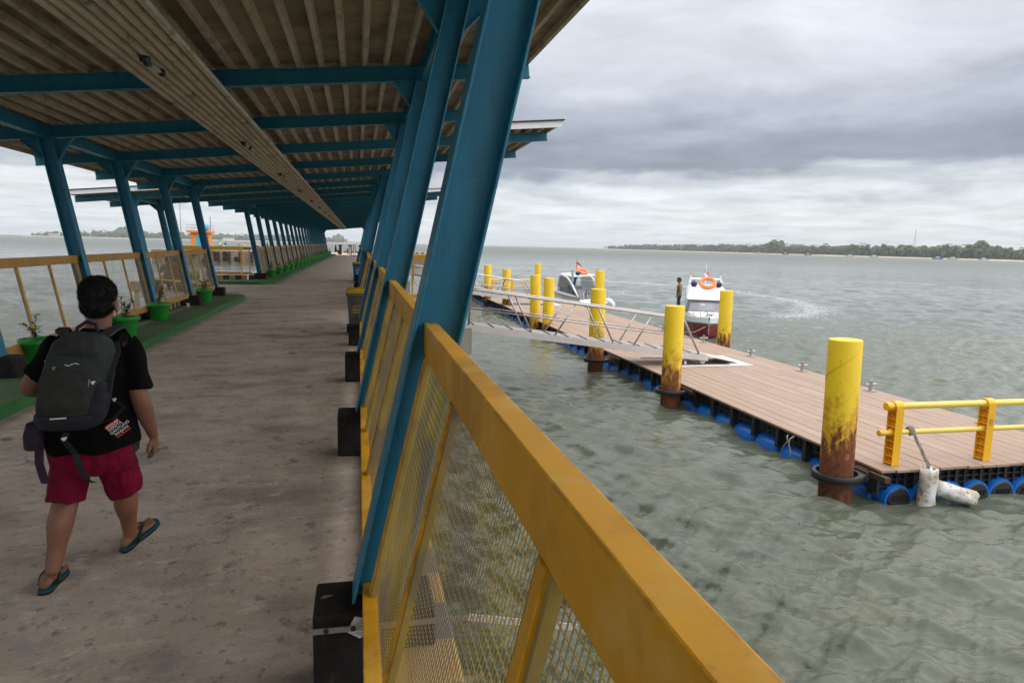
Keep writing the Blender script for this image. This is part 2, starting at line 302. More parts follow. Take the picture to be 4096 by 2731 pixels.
    def ell(s, c, r, rot=None, u=14, v=9, mi=0):
        rings = []; c = Vector(c)
        for i in range(1, v):
            th = math.pi * i / v; ring = []
            for k in range(u):
                a = 2 * math.pi * k / u; p = Vector((r[0] * math.sin(th) * math.cos(a), r[1] * math.sin(th) * math.sin(a), -r[2] * math.cos(th)))
                ring.append(c + (rot @ p if rot is not None else p))
            rings.append(ring)
        return s.loft(rings, mi)
    def mesh(s, name):
        me = bpy.data.meshes.new(name); me.from_pydata(s.v, [], s.f); return me
    def build(s, name, mats, parent=None, smooth=False, bevel=0., seg=2, loc=None, autosmooth=None):
        me = s.mesh(name)
        for m in (mats if isinstance(mats, (list, tuple)) else [mats]): me.materials.append(m)
        if any(s.m): me.polygons.foreach_set('material_index', s.m)
        bm = bmesh.new(); bm.from_mesh(me); bmesh.ops.recalc_face_normals(bm, faces=bm.faces); bm.to_mesh(me); bm.free()
        if smooth: me.polygons.foreach_set('use_smooth', [True] * len(me.polygons))
        o = bpy.data.objects.new(name, me); COL.objects.link(o)
        if parent is not None: o.parent = parent
        if loc is not None: o.location = loc
        if bevel:
            b = o.modifiers.new('bevel', 'BEVEL'); b.width = bevel; b.segments = seg; b.limit_method = 'ANGLE'; b.angle_limit = R(40)
        if smooth and autosmooth:
            bm = bmesh.new(); bm.from_mesh(me)
            for e in bm.edges:
                if len(e.link_faces) == 2 and e.calc_face_angle() > R(autosmooth): e.smooth = False
            bm.to_mesh(me); bm.free()
        return o

def tag(o, label=None, cat=None, group=None, kind=None):
    if label: o['label'] = label
    if cat: o['category'] = cat
    if group: o['group'] = group
    if kind: o['kind'] = kind
    return o
def thing(name, label, cat, loc=(0, 0, 0), rz=0., group=None, rot=None):
    o = bpy.data.objects.new(name, None); COL.objects.link(o); o.empty_display_size = .2
    o.location = loc; o.rotation_euler = rot if rot else (0, 0, rz)
    return tag(o, label, cat, group)
def kids(o): return [c for c in bpy.data.objects if c.parent == o]
def copy_tree(o, parent=None, _idx=None):
    if _idx is None:
        _idx = {}
        for c in bpy.data.objects:
            if c.parent: _idx.setdefault(c.parent.name, []).append(c)
    c = o.copy(); COL.objects.link(c)
    if parent is not None: c.parent = parent
    for ch in _idx.get(o.name, []): copy_tree(ch, c, _idx)
    return c
def realise(o):
    """apply the modifiers of o into its mesh"""
    dg = bpy.context.evaluated_depsgraph_get(); ev = o.evaluated_get(dg)
    me = bpy.data.meshes.new_from_object(ev); o.modifiers.clear(); old = o.data; o.data = me; bpy.data.meshes.remove(old); return o
def remesh(o, voxel, smooth_it=4, fac=.5):
    m = o.modifiers.new('r', 'REMESH'); m.mode = 'VOXEL'; m.voxel_size = voxel; m.use_smooth_shade = True
    s = o.modifiers.new('s', 'SMOOTH'); s.iterations = smooth_it; s.factor = fac
    mats = [x for x in o.data.materials]; realise(o)
    o.data.materials.clear()
    for x in mats: o.data.materials.append(x)
    o.data.polygons.foreach_set('use_smooth', [True] * len(o.data.polygons)); return o
def wrinkle(o, amp, scale, stretch=(1, 1, 1), seed=0):
    me = o.data; n = len(me.vertices); co = np.empty(n * 3, 'f'); me.vertices.foreach_get('co', co); no = np.empty(n * 3, 'f'); me.vertices.foreach_get('normal', no)
    co = co.reshape(-1, 3); no = no.reshape(-1, 3)
    d = np.array([mnoise.noise(Vector((c[0] * scale * stretch[0] + seed, c[1] * scale * stretch[1], c[2] * scale * stretch[2]))) for c in co.tolist()], 'f')
    co += no * (d * amp)[:, None]; me.vertices.foreach_set('co', co.ravel()); me.update(); return o
ORD = ['first', 'second', 'third', 'fourth', 'fifth', 'sixth', 'seventh', 'eighth', 'ninth', 'tenth', 'eleventh', 'twelfth', 'thirteenth', 'fourteenth', 'fifteenth', 'sixteenth', 'seventeenth', 'eighteenth', 'nineteenth', 'twentieth', 'twenty-first', 'twenty-second', 'twenty-third', 'twenty-fourth', 'twenty-fifth', 'twenty-sixth', 'twenty-seventh', 'twenty-eighth', 'twenty-ninth', 'thirtieth']
def text_mesh(body, size, name, m, parent, mw, extr=.0008):
    cu = bpy.data.curves.new(name, 'FONT'); cu.body = body; cu.size = size; cu.extrude = extr; cu.align_x = 'CENTER'
    tmp = bpy.data.objects.new(name, cu); COL.objects.link(tmp)
    dg = bpy.context.evaluated_depsgraph_get(); me = bpy.data.meshes.new_from_object(tmp.evaluated_get(dg)); bpy.data.objects.remove(tmp)
    me.materials.clear(); me.materials.append(m); o = bpy.data.objects.new(name, me); COL.objects.link(o); o.parent = parent; o.matrix_local = mw; return o

PITCH = 3.42
def YK(k): return 2.9 + PITCH * k
KMAX = 30
ZW = -2.1; ZD = -1.55
def zb(x): return 4.03 + .1 * x          # underside of the roof beams

# ================================================================== SEA
def sea_material():
    m = bpy.data.materials.new('sea_water'); m.use_nodes = True; t, l, p = nodes_of(m)
    p.inputs['Roughness'].default_value = .06; p.inputs['IOR'].default_value = 1.33; p.inputs['Specular IOR Level'].default_value = .5
    g = N(t, 'ShaderNodeNewGeometry'); pos = g.outputs['Position']
    def nz(scale, st, det=6, ro=.55, dist=0.):
        q = N(t, 'ShaderNodeMapping'); l(pos, q.inputs[0]); q.inputs['Scale'].default_value = st; q.inputs['Rotation'].default_value = (0, 0, R(25))
        n = N(t, 'ShaderNodeTexNoise'); l(q.outputs[0], n.inputs['Vector']); n.inputs['Scale'].default_value = scale; n.inputs['Detail'].default_value = det; n.inputs['Roughness'].default_value = ro; n.inputs['Distortion'].default_value = dist
        return n.outputs[0]
    def mr(x, a, b, c=0., d=1.):
        n = N(t, 'ShaderNodeMapRange'); l(x, n.inputs[0]); n.inputs[1].default_value = a; n.inputs[2].default_value = b; n.inputs[3].default_value = c; n.inputs[4].default_value = d; return n.outputs[0]
    def mix(f, a, b):
        n = N(t, 'ShaderNodeMix', data_type='RGBA'); l(f, n.inputs[0])
        for i, x in ((6, a), (7, b)):
            if isinstance(x, tuple): n.inputs[i].default_value = (*x, 1)
            else: l(x, n.inputs[i])
        return n.outputs[2]
    def ma(op, a, b):
        n = N(t, 'ShaderNodeMath', operation=op)
        for i, x in enumerate((a, b)):
            if isinstance(x, (int, float)): n.inputs[i].default_value = x
            else: l(x, n.inputs[i])
        return n.outputs[0]
    body = mix(mr(nz(.05, (1, 2.2, 1), 4), .35, .68), (.088, .099, .069), (.096, .113, .088))
    body = mix(mr(nz(.9, (1, 2.2, 1), 6), .52, .72, 0, .42), body, (.088, .076, .034))
    # torn foam: scattered flecks, and the churned wake behind the moored boats
    sp = N(t, 'ShaderNodeSeparateXYZ'); l(pos, sp.inputs[0])
    def streak(x0, y0, rad_, wid, ax, ay):
        dx = ma('SUBTRACT', sp.outputs[0], x0); dy = ma('SUBTRACT', sp.outputs[1], y0); dx = ma('MULTIPLY', dx, ax); dy = ma('MULTIPLY', dy, ay)
        rr = ma('SQRT', ma('ADD', ma('MULTIPLY', dx, dx), ma('MULTIPLY', dy, dy)), 0)
        return mr(ma('ABSOLUTE', ma('SUBTRACT', rr, rad_), 0), 0, wid, 1, 0)
    fx = N(t, 'ShaderNodeMath', operation='MULTIPLY'); l(streak(22, 60, 17.0, 4.5, 1.15, .75), fx.inputs[0]); l(mr(sp.outputs[0], 20, 27), fx.inputs[1])
    wk = ma('MAXIMUM', fx.outputs[0], ma('MULTIPLY', streak(21, 62, 3., 9, 1.3, .5), .7))
    fo = ma('ADD', nz(4.0, (1, 1.7, 1), 9, .72, 0), ma('MULTIPLY', wk, .36))
    foam = mr(fo, .76, .92, 0, .6)
    green = ma('MULTIPLY', wk, .8)
    body = mix(ma('MULTIPLY', green, mr(nz(.18, (1, 1.5, 1), 5), .42, .62)), body, (.16, .21, .17))
    out = mix(foam, body, (.62, .66, .66)); l(out, p.inputs['Base Color'])
    vl = N(t, 'ShaderNodeVectorMath', operation='LENGTH'); l(pos, vl.inputs[0]); ln_ = vl.outputs['Value']   # unresolved waves grow with distance
    l(ma('MAXIMUM', mr(foam, 0, 1, .015, .7), mr(ln_, 40, 420, .015, .36)), p.inputs['Roughness'])
    b1 = N(t, 'ShaderNodeBump'); b1.inputs['Strength'].default_value = 1.; b1.inputs['Distance'].default_value = .013; l(nz(6.5, (1, 1.9, 1), 5, .55, 0), b1.inputs['Height'])
    b2 = N(t, 'ShaderNodeBump'); b2.inputs['Strength'].default_value = 1.; b2.inputs['Distance'].default_value = .045; l(nz(1.7, (1, 1.8, 1), 5, .55, 0), b2.inputs['Height']); l(b1.outputs[0], b2.inputs['Normal'])
    # far off, where single waves are smaller than a pixel, the facet tilt is given directly
    def slope(scale, st, amp):
        q = N(t, 'ShaderNodeMapping'); l(pos, q.inputs[0]); q.inputs['Scale'].default_value = st; q.inputs['Rotation'].default_value = (0, 0, R(25))
        n = N(t, 'ShaderNodeTexNoise'); l(q.outputs[0], n.inputs['Vector']); n.inputs['Scale'].default_value = scale; n.inputs['Detail'].default_value = 3
        c = N(t, 'ShaderNodeVectorMath', operation='SUBTRACT'); l(n.outputs['Color'], c.inputs[0]); c.inputs[1].default_value = (.5, .5, .5)
        d = N(t, 'ShaderNodeVectorMath', operation='MULTIPLY'); l(c.outputs[0], d.inputs[0]); d.inputs[1].default_value = (amp, amp, 0); return d.outputs[0]
    ad = N(t, 'ShaderNodeVectorMath', operation='ADD'); l(slope(.55, (1, 1.6, 1), .55), ad.inputs[0]); l(slope(.05, (1, 2., 1), .22), ad.inputs[1])
    sc_ = N(t, 'ShaderNodeVectorMath', operation='SCALE'); l(ad.outputs[0], sc_.inputs[0]); l(mr(ln_, 22, 130, 0, 1), sc_.inputs['Scale'])
    fin = N(t, 'ShaderNodeVectorMath', operation='ADD'); l(b2.outputs[0], fin.inputs[0]); l(sc_.outputs[0], fin.inputs[1])
    nn = N(t, 'ShaderNodeVectorMath', operation='NORMALIZE'); l(fin.outputs[0], nn.inputs[0]); l(nn.outputs[0], p.inputs['Normal']); return m
def build_sea():
    th = np.concatenate([np.linspace(R(-36), R(62), 700), np.linspace(R(62), R(324), 110)[1:-1]])   # azimuth from +Y towards +X
    rads = [1.2]
    while rads[-1] < 9000:
        r_ = rads[-1]; rads.append(r_ * (1.0042 if r_ < 45 else 1.0085 if r_ < 130 else 1.03 if r_ < 900 else 1.25))
    rad = np.array(rads); nt_, nr = len(th), len(rad)
    Rr, T = np.meshgrid(rad, th, indexing='ij'); X = Rr * np.sin(T); Y = Rr * np.cos(T)
    Z = np.zeros_like(X); rs = np.random.RandomState(3)
    wind = R(205)
    step = np.repeat(np.gradient(rad)[:, None], nt_, 1)
    X = X.astype('f'); Y = Y.astype('f'); Z = np.zeros_like(X); step = step.astype('f')
    gust = .55 + .45 * (np.sin(.21 * X + .9 * np.sin(.13 * Y)) * np.sin(.17 * Y + 1.1 * np.sin(.11 * X)) + 1) * .75
    far = np.clip(1 - Rr / 900., 0, 1).astype('f')
    for i in range(100):
        lam = .14 * (26 ** (rs.rand() ** 1.15)); a = wind + rs.randn() * .55; k = 2 * math.pi / lam
        amp = .0058 * lam ** .90 * (.6 + .8 * rs.rand()) * (1.4 if lam < .8 else 1. if lam < 1.5 else .62); ph = rs.rand() * 6.283
        fade = np.clip((lam / np.maximum(step, .010) - 2.4) / 1.6, 0, 1) * far * (gust if lam < 1.2 else 1)
        arg = (k * (X * math.sin(a) + Y * math.cos(a)) + ph + 1.1 * np.sin(.37 * X + .21 * Y + i) + 1.1 * np.sin(.29 * Y - .25 * X + 2 * i)).astype('f')
        sn = np.sin(arg); Z += amp * fade * (2.2 * ((sn + 1) * .5) ** 1.9 - .88)
    Z = Z + ZW
    V = np.stack([X, Y, Z], -1).reshape(-1, 3); i = np.arange(nr - 1)[:, None]; j = np.arange(nt_)[None, :]; j2 = (j + 1) % nt_
    F = np.stack([i * nt_ + j, i * nt_ + j2, (i + 1) * nt_ + j2, (i + 1) * nt_ + j], -1).reshape(-1, 4)
    V = np.vstack([V, [[0, 0, ZW]]]); c = len(V) - 1
    tri = np.stack([np.full(nt_, c), (np.arange(nt_) + 1) % nt_, np.arange(nt_)], -1)
    me = bpy.data.meshes.new('sea'); me.vertices.add(len(V)); me.vertices.foreach_set('co', V.astype('f').ravel())
    nl = F.size + tri.size; me.loops.add(nl); me.loops.foreach_set('vertex_index', np.concatenate([F[:, ::-1].ravel(), tri.ravel()]).astype('i'))
    np_ = len(F) + len(tri); me.polygons.add(np_); me.polygons.foreach_set('loop_start', np.concatenate([np.arange(len(F)) * 4, F.size + np.arange(len(tri)) * 3]).astype('i'))
    me.update(calc_edges=True); me.validate(); me.polygons.foreach_set('use_smooth', [True] * len(me.polygons))
    if me.polygons[10].normal.z < 0: me.flip_normals()
    me.materials.append(sea_material()); o = bpy.data.objects.new('sea', me); COL.objects.link(o); tag(o, kind='structure')
build_sea()

# ================================================================== PIER DECK, KERBS
deck = thing('pier_deck', None, None); tag(deck, kind='structure')
joints = [-6, 8.9, 20.0, 33.8, 49.5, 66.0, 82, 98, 124]
for a, b in zip(joints[:-1], joints[1:]):
    MB().bbox((-4.98, a + .012, -.38), (.42, b - .012, 0)).build('deck_slab', deck_m, deck, bevel=.008)
MB().prism([(-4.985, 24.2), (-8.2, 28.7), (-8.3, 33.4), (-4.985, 33.4)], (0, 0, -.36), (0, 0, -.003), (1, 0, 0), (0, 1, 0)).build('landing_slab', deck_m, deck)
MB().bbox((.425, 16.1, -.7), (2.64, 20.45, -.05)).build('landing_slab', concrete, deck)
MB().bbox((.425, 36.6, -.7), (2.64, 41.0, -.05)).build('landing_slab', concrete, deck)
for a in range(0, 12):
    for x in (-4.2, -.3):
        MB().lathe([(.25, -6), (.25, -.382)], 16, (x, 6.5 + a * 10.2, 0)).build('pier_pile', concrete, deck, smooth=True, autosmooth=40)
MB().bbox((-33.5, 124.02, -3.2), (16, 132, -.02)).build('jetty', jetty_m, None)['kind'] = 'structure'

def kerb(name, poly, z, m_top, m_side):
    mb = MB(); n = len(poly); top = [(x, y, z) for x, y in poly]; bot = [(x, y, .004) for x, y in poly]
    cxy = (sum(p[0] for p in poly) / n, sum(p[1] for p in poly) / n)
    inn = [(x + (.035 if x < cxy[0] else -.035), y + (.03 if y < cxy[1] else -.03), z) for x, y in poly]; top2 = [(x, y, z - .03) for x, y in poly]
    for i in range(n):
        j = (i + 1) % n; mb.add([bot[i], bot[j], top2[j], top2[i]], [(0, 1, 2, 3)], 1); mb.add([top2[i], top2[j], inn[j], inn[i]], [(0, 1, 2, 3)], 1)
    mb.add(inn, [tuple(range(n))], 0); o = mb.build(name, [m_top, m_side]); o['kind'] = 'structure'; return o
kerb('green_kerb', [(-4.68, -4), (-3.66, -4), (-3.66, 23.75), (-3.95, 24.3), (-4.68, 24.3)], .135, green_kerb, green_side)
kerb('green_kerb', [(-8.25, 31.5), (-4.2, 31.5), (-3.62, 32.1), (-3.5, 60), (-3.3, 106), (-4.68, 106), (-4.68, 32.9), (-8.25, 32.9)], .135, green_kerb, green_side)
MB().bbox((-4.975, -4, .004), (-4.70, 24.0, .31)).build('striped_kerb', stripe_y, bevel=.012)['kind'] = 'structure'
MB().bbox((-4.975, 33.45, .004), (-4.70, 106, .31)).build('striped_kerb', stripe_y, bevel=.012)['kind'] = 'structure'
MB().bbox((-8.28, 32.95, .004), (-4.98, 33.2, .33)).build('striped_kerb', stripe_x, bevel=.012)['kind'] = 'structure'
MB().bbox((.11, -4, .004), (.40, 16.0, .21)).build('striped_kerb', stripe_grey, bevel=.012)['kind'] = 'structure'
MB().bbox((.11, 20.6, .004), (.40, 36.4, .21)).build('striped_kerb', stripe_grey, bevel=.012)['kind'] = 'structure'
MB().bbox((-4.2, 131.4, -.016), (16, 131.8, .26)).build('striped_kerb', stripe_far, bevel=.02)['kind'] = 'structure'

# ================================================================== CANOPY
can = thing('walkway_canopy', 'long pier canopy of leaning blue steel columns, beams and ribbed roof over the walkway', 'canopy')
def xr_(z): return -.045 + .105 + .219 * (z - .38)      # centre line of a right column
def xl_(z): return -4.40 - .105 - .179 * (z - .39)
ZF = .39
def column_mesh(fx, sgn):
    zt = zb(fx(4.1)); 
    for _ in range(3): zt = zb(fx(zt))
    p0, p1 = Vector((fx(ZF - .01), 0, ZF - .01)), Vector((fx(zt + .02), 0, zt + .02)); d = (p1 - p0).normalized(); up = Vector((1, 0, 0)); up = (up - d * up.dot(d)).normalized()
    return MB().ibeam(p0, p1, .205, .19, .010, .013, up), zt
def gusset_mesh(fx, zt, s):
    xt = fx(zt) + s * .105; mb = MB(); z = zt - .003; zl = zt - .36; x2 = xt + s * .30 ; xl = fx(zl) + s * .105
    zz = zb(x2) - .003
    mb.add([(xt, -.006, z), (x2, -.006, zz), (xl, -.006, zl), (xt, .006, z), (x2, .006, zz), (xl, .006, zl)], [(0, 1, 2), (3, 5, 4), (0, 3, 4, 1), (1, 4, 5, 2), (2, 5, 3, 0)])
    mb.bar((x2 - s * .012, 0, zz - .004), (xl - s * .004, 0, zl + .012), .10, .010, up=(0, 0, 1)); return mb
colm = {}
for key, fx, s in (('r', xr_, 1), ('l', xl_, -1)):
    cmb_, zt = column_mesh(fx, s)
    oc = cmb_.build('column', blue, can, bevel=.003, seg=1); oc.location = (0, YK(0), 0)
    g1 = gusset_mesh(fx, zt, 1).build('gusset', blue, oc); g2 = gusset_mesh(fx, zt, -1).build('gusset', blue, oc)
    fm = MB().bbox((-.20, -.15, .004), (.31, .15, .39)) if s > 0 else MB().bbox((-4.74, -.15, .136), (-4.21, .15, .40))
    ft = fm.build('footing', black, oc, bevel=.014)
    colm[key] = oc
def col_copy(key, dx, y, first=[True, True]):
    i = 0 if key == 'r' else 1
    if first[i]: o = colm[key]; first[i] = False
    else:
        src = colm[key]; o = src.copy(); COL.objects.link(o); o.parent = can
        for ch in kids(src): c = ch.copy(); COL.objects.link(c); c.parent = o
    o.location = (dx, y, dx * .1); 
    return o
WR = {4, 5, 10, 11}; WL = {7, 8}
ks = list(range(0, KMAX + 1))
for k in ks:
    o = col_copy('r', 2.1 if k in WR else 0, YK(k))
    if k in WR: o.location.z = .16 - .05
for k in ks:
    o = col_copy('l', -2.75 if k in WL else 0, YK(k))
    if k in WL: o.location.z = -.2
ins_m = Matrix.Translation((.507, -.0062, 2.228)) @ Matrix.Rotation(R(90), 4, 'X') @ Matrix.Rotation(R(77), 4, 'Z')
text_mesh('INS', .085, 'embossed_mark', blue, colm['r'], ins_m, .0012)
def beam(x0, x1, y):
    d = Vector((1, 0, .1)).normalized(); up = Vector((-.1, 0, 1)).normalized()
    return MB().ibeam(Vector((x0, y, zb(x0))) + up * .1, Vector((x1, y, zb(x1))) + up * .1, .2, .11, .008, .012, up)
bn = beam(-6.62, 2.36, 0).build('cross_beam', blue, can); b_r = beam(-6.62, 4.5, 0).build('cross_beam', blue, can); b_l = beam(-9.58, 2.36, 0).build('cross_beam', blue, can)
firsts = {}
for k in range(-1, KMAX + 1):
    src = b_r if k in WR else b_l if k in WL else bn
    if src.name in firsts: o = src.copy(); COL.objects.link(o)
    else: o = src; firsts[src.name] = 1
    o.parent = can; o.location = (0, YK(k), 0)
# beams along the column heads
def side_beam(x):
    return MB().ibeam((x, .06, zb(x) + .1), (x, PITCH - .06, zb(x) + .1), .196, .11, .008, .012, (-.1, 0, 1))
sl = side_beam(xl_(3.53)).build('side_beam', blue, can); sr = side_beam(xr_(4.13)).build('side_beam', blue, can)
sl.location.y = YK(0); sr.location.y = YK(0)
for k in range(-1, KMAX):
    for src, bad in ((sr, WR), (sl, WL)):
        if k == 0: continue
        dx = 0
        if k in bad and k + 1 in bad: dx = 2.1 if src is sr else -2.75
        elif k in bad or k + 1 in bad: continue
        o = src.copy(); COL.objects.link(o); o.parent = can; o.location = (dx, YK(k), dx * .1)
# roof sheets (one per bay) and their down-standing ribs
XL, XR = -6.66, 2.40
Y0, Y1 = -3.6, YK(KMAX) + .35
def sheet(x0, x1, ln): 
    up = .275
    return MB().add([(x0, 0, zb(x0) + up), (x1, 0, zb(x1) + up), (x1, ln, zb(x1) + up), (x0, ln, zb(x0) + up), (x0, 0, zb(x0) + up + .004), (x1, 0, zb(x1) + up + .004), (x1, ln, zb(x1) + up + .004), (x0, ln, zb(x0) + up + .004)],
        [(0, 1, 2, 3), (7, 6, 5, 4), (0, 4, 5, 1), (1, 5, 6, 2), (2, 6, 7, 3), (3, 7, 4, 0)])
s0 = sheet(XL, XR, PITCH - .004).build('roof_sheet', roof_m, can); s0.location.y = YK(-2) + .12
for k in range(-1, KMAX):
    o = s0.copy(); COL.objects.link(o); o.parent = can; o.location = (0, YK(k) + .12, 0)
def rib(x, y0, y1):
    zt, zl = zb(x) + .272, zb(x) + .203
    return MB().prism([(-.045, zt), (-.027, zl), (.027, zl), (.045, zt)], (x, y0, 0), (x, y1, 0), (1, 0, .1), (0, 0, 1))
x = XL + .05
while x < XR: rib(x, Y0, Y1).build('roof_rib', rib_m, can); x += .2795
for xa, xb, ya, yb in ((2.42, 4.68, 15.95, 20.7), (2.42, 4.68, 36.45, 41.2), (-9.62, -6.68, 26.2, 31.0)):
    o = sheet(xa, xb, yb - ya).build('roof_sheet', roof_m, can); o.location.y = ya
    x = xa + .13
    while x < xb: rib(x, ya, yb).build('roof_rib', rib_m, can); x += .2795
def fascia(xa, xb, y):
    MB().add([(xa, y, zb(xa) + .215), (xb, y, zb(xb) + .215), (xb, y, zb(xb) + .36), (xa, y, zb(xa) + .36), (xa, y - .02, zb(xa) + .215), (xb, y - .02, zb(xb) + .215), (xb, y - .02, zb(xb) + .36), (xa, y - .02, zb(xa) + .36)],
        [(0, 1, 2, 3), (7, 6, 5, 4), (0, 4, 5, 1), (1, 5, 6, 2), (2, 6, 7, 3), (3, 7, 4, 0)]).build('fascia', fascia_m, can)
    MB().add([(xa, y - .06, zb(xa) + .366), (xb + .05, y - .06, zb(xb + .05) + .366), (xb + .05, y + .5, zb(xb + .05) + .366), (xa, y + .5, zb(xa) + .366), (xa, y - .06, zb(xa) + .39), (xb + .05, y - .06, zb(xb + .05) + .39), (xb + .05, y + .5, zb(xb + .05) + .39), (xa, y + .5, zb(xa) + .39)],
        [(0, 1, 2, 3), (7, 6, 5, 4), (0, 4, 5, 1), (1, 5, 6, 2), (2, 6, 7, 3), (3, 7, 4, 0)]).build('roof_edge', rubber, can)
fascia(2.42, 4.68, 15.93); fascia(2.42, 4.68, 36.43); fascia(-9.62, -6.68, 26.18)
# lengthwise ceiling strip under the beams: narrow slats with a backing board
for i in range(8):
    x = -2.43 + i * .105
    MB().prism([(-.026, -.052), (.026, -.052), (.034, -.012), (-.034, -.012)], (x, Y0, zb(x)), (x, Y1 - .4, zb(x)), (1, 0, .1), (0, 0, 1)).build('ceiling_slat', slat_m, can)
xa, xb = -2.49, -1.66
MB().prism([(xa, zb(xa) - .0115), (xb, zb(xb) - .0115), (xb, zb(xb) - .003), (xa, zb(xa) - .003)], (0, Y0, 0), (0, Y1 - .4, 0), (1, 0, 0), (0, 0, 1)).build('ceiling_board', roof_m, can)
# lamps under the ceiling strip
lamp0 = None
for i in range(16):
    y = 8.0 + 6.15 * i; xx = -2.13 + .012 * i
    lb = '%s bare lamp in a black holder under the ceiling strip, counted from the camera' % ORD[i]
    if lamp0 is None:
        lamp0 = thing('ceiling_lamp', lb, 'lamp', (xx, y, zb(xx) - .054), group='lamps under the ceiling strip')
        MB().lathe([(.0, 0.), (.052, 0.), (.055, -.03), (.05, -.055), (0, -.06)], 14, (0, 0, 0)).build('lamp_base', lampblack, lamp0, smooth=True, autosmooth=40)
        MB().tube([(0, 0, -.045), (0, .05, -.055), (.01, .14, -.05)], [.03, .034, .022], 10).build('socket', lampblack, lamp0, smooth=True)
        MB().tube([(.02, .14, -.05), (.02, .20, -.05), (.03, .42, -.045), (.03, .44, -.045)], [.014, .020, .020, .010], 10).build('bulb', bulb_m, lamp0, smooth=True)
        MB().lathe([(0., .0), (.03, .0), (.045, .05), (.03, .10), (0, .11)], 12, (.035, .43, -.045), 'y').build('end_holder', lampblack, lamp0, smooth=True)
    else:
        c = copy_tree(lamp0); c.location = (xx, y, zb(xx) - .054); c['label'] = lb

# ================================================================== MESH RAILINGS
def panel_parts(root, ln, xb, xt, m_rail, nint=2, mesh=True, s=1):
    """railing panel along +Y from 0 to ln; leaning from xb (low) to xt (high)"""
    zl, zh = .33, 1.6
    def X(z): return xb + (xt - xb) * (z - zl) / (zh - zl)
    MB().bbox((X(1.535) - .029, 0, 1.465), (X(1.535) + .029, ln, 1.6)).build('top_rail', m_rail, root, bevel=.004)
    MB().bbox((X(.40) - .032, 0, .335), (X(.40) + .032, ln, .455)).build('bottom_rail', m_rail, root, bevel=.004)
    ys = [.10 + (ln - .2) * i / (nint + 1) for i in range(nint + 2)]
    if s > 0 and nint == 2: ys = [.10, 1.43, 2.47, ln - .10]
    for y in ys:
        MB().bar((X(.456), y, .456), (X(1.464), y, 1.464), .042, .034, up=(1, 0, 0)).build('upright', ochre, root, bevel=.003, seg=1)
    if mesh:
        mb = MB(); r = .00108
        for a, b in zip(ys[:-1], ys[1:]):
            for e in (a + .034, b - .034):
                mb.bar((X(.457), e, .457), (X(1.463), e, 1.463), .016, .02, up=(1, 0, 0))
        off = s * .012
        n = int(ln / .0215)
        for i in range(n + 1):
            y = .03 + (ln - .06) * i / n; mb.bar((X(.457) + off, y, .457), (X(1.463) + off, y, 1.463), r * 2, r * 2, up=(1, 0, 0))
        for i in range(39):
            z = .475 + i * .0255; mb.bar((X(z) + off + .004 * s, .02, z), (X(z) + off + .004 * s, ln - .02, z), r * 2, r * 2)
        tag(mb.build('wire_mesh', wire_m if s > 0 else wire_grey, root), kind='stuff')
LN = PITCH - .024
first = None
for k in list(range(-1, 4)) + list(range(5, 10)):
    i = k + 1 if k < 4 else k
    lb = '%s yellow wire-mesh railing panel along the right side, counted from the camera' % ORD[i]
    if k == -1: lb = 'big ochre wire-mesh railing panel in the foreground, in front of the nearest blue column'
    if first is None:
        first = thing('safety_railing', lb, 'railing', (0, YK(k) + .012, 0), group='mesh railing panels on the right side'); panel_parts(first, LN, .02, .308, ochre)
    else:
        c = copy_tree(first); c.location = (0, YK(k) + .012, 0); c['label'] = lb
first = None; n = 0
for k in list(range(2, 6)) + list(range(9, KMAX)):
    lb = '%s yellow wire-mesh railing panel along the left side, counted from the camera' % ORD[n]; n += 1
    if first is None:
        first = thing('safety_railing', lb, 'railing', (0, YK(k) + .012, 0), group='mesh railing panels on the left side'); panel_parts(first, LN, -4.50, -4.728, ochre_old, s=-1)
    else:
        c = copy_tree(first); c.location = (0, YK(k) + .012, 0); c['label'] = lb
def cross_rail(name, label, x0, x1, y, rails=ochre, nint=1, mesh=False):
    r_ = thing(name, label, 'railing', (x0, y, 0), rz=-math.pi / 2); panel_parts(r_, x1 - x0, 0., 0., rails, nint=nint, mesh=mesh); return r_
cross_rail('railing', 'open ochre railing across the far end of the left landing', -8.15, -4.82, 33.5, ochre_old, nint=1)
cross_rail('railing', 'short ochre railing across the far end of the near right landing', .55, 2.5, 20.2, ochre)
cross_rail('railing', 'short ochre railing across the far end of the second right landing', .55, 2.5, 40.7, ochre)
r_ = thing('railing', 'bright yellow diagonal bar rail on the left landing beyond the mesh panels', 'railing', (-7.7, 30.9, 0), rz=math.atan2(2.3, 2.7))
MB().bbox((0, -.03, 1.45), (3.4, .03, 1.62)).build('top_rail', yellow, r_, bevel=.004)
for x in (.05, 1.7, 3.3): MB().bbox((x - .025, -.025, .0), (x + .025, .025, 1.449)).build('upright', ochre, r_)

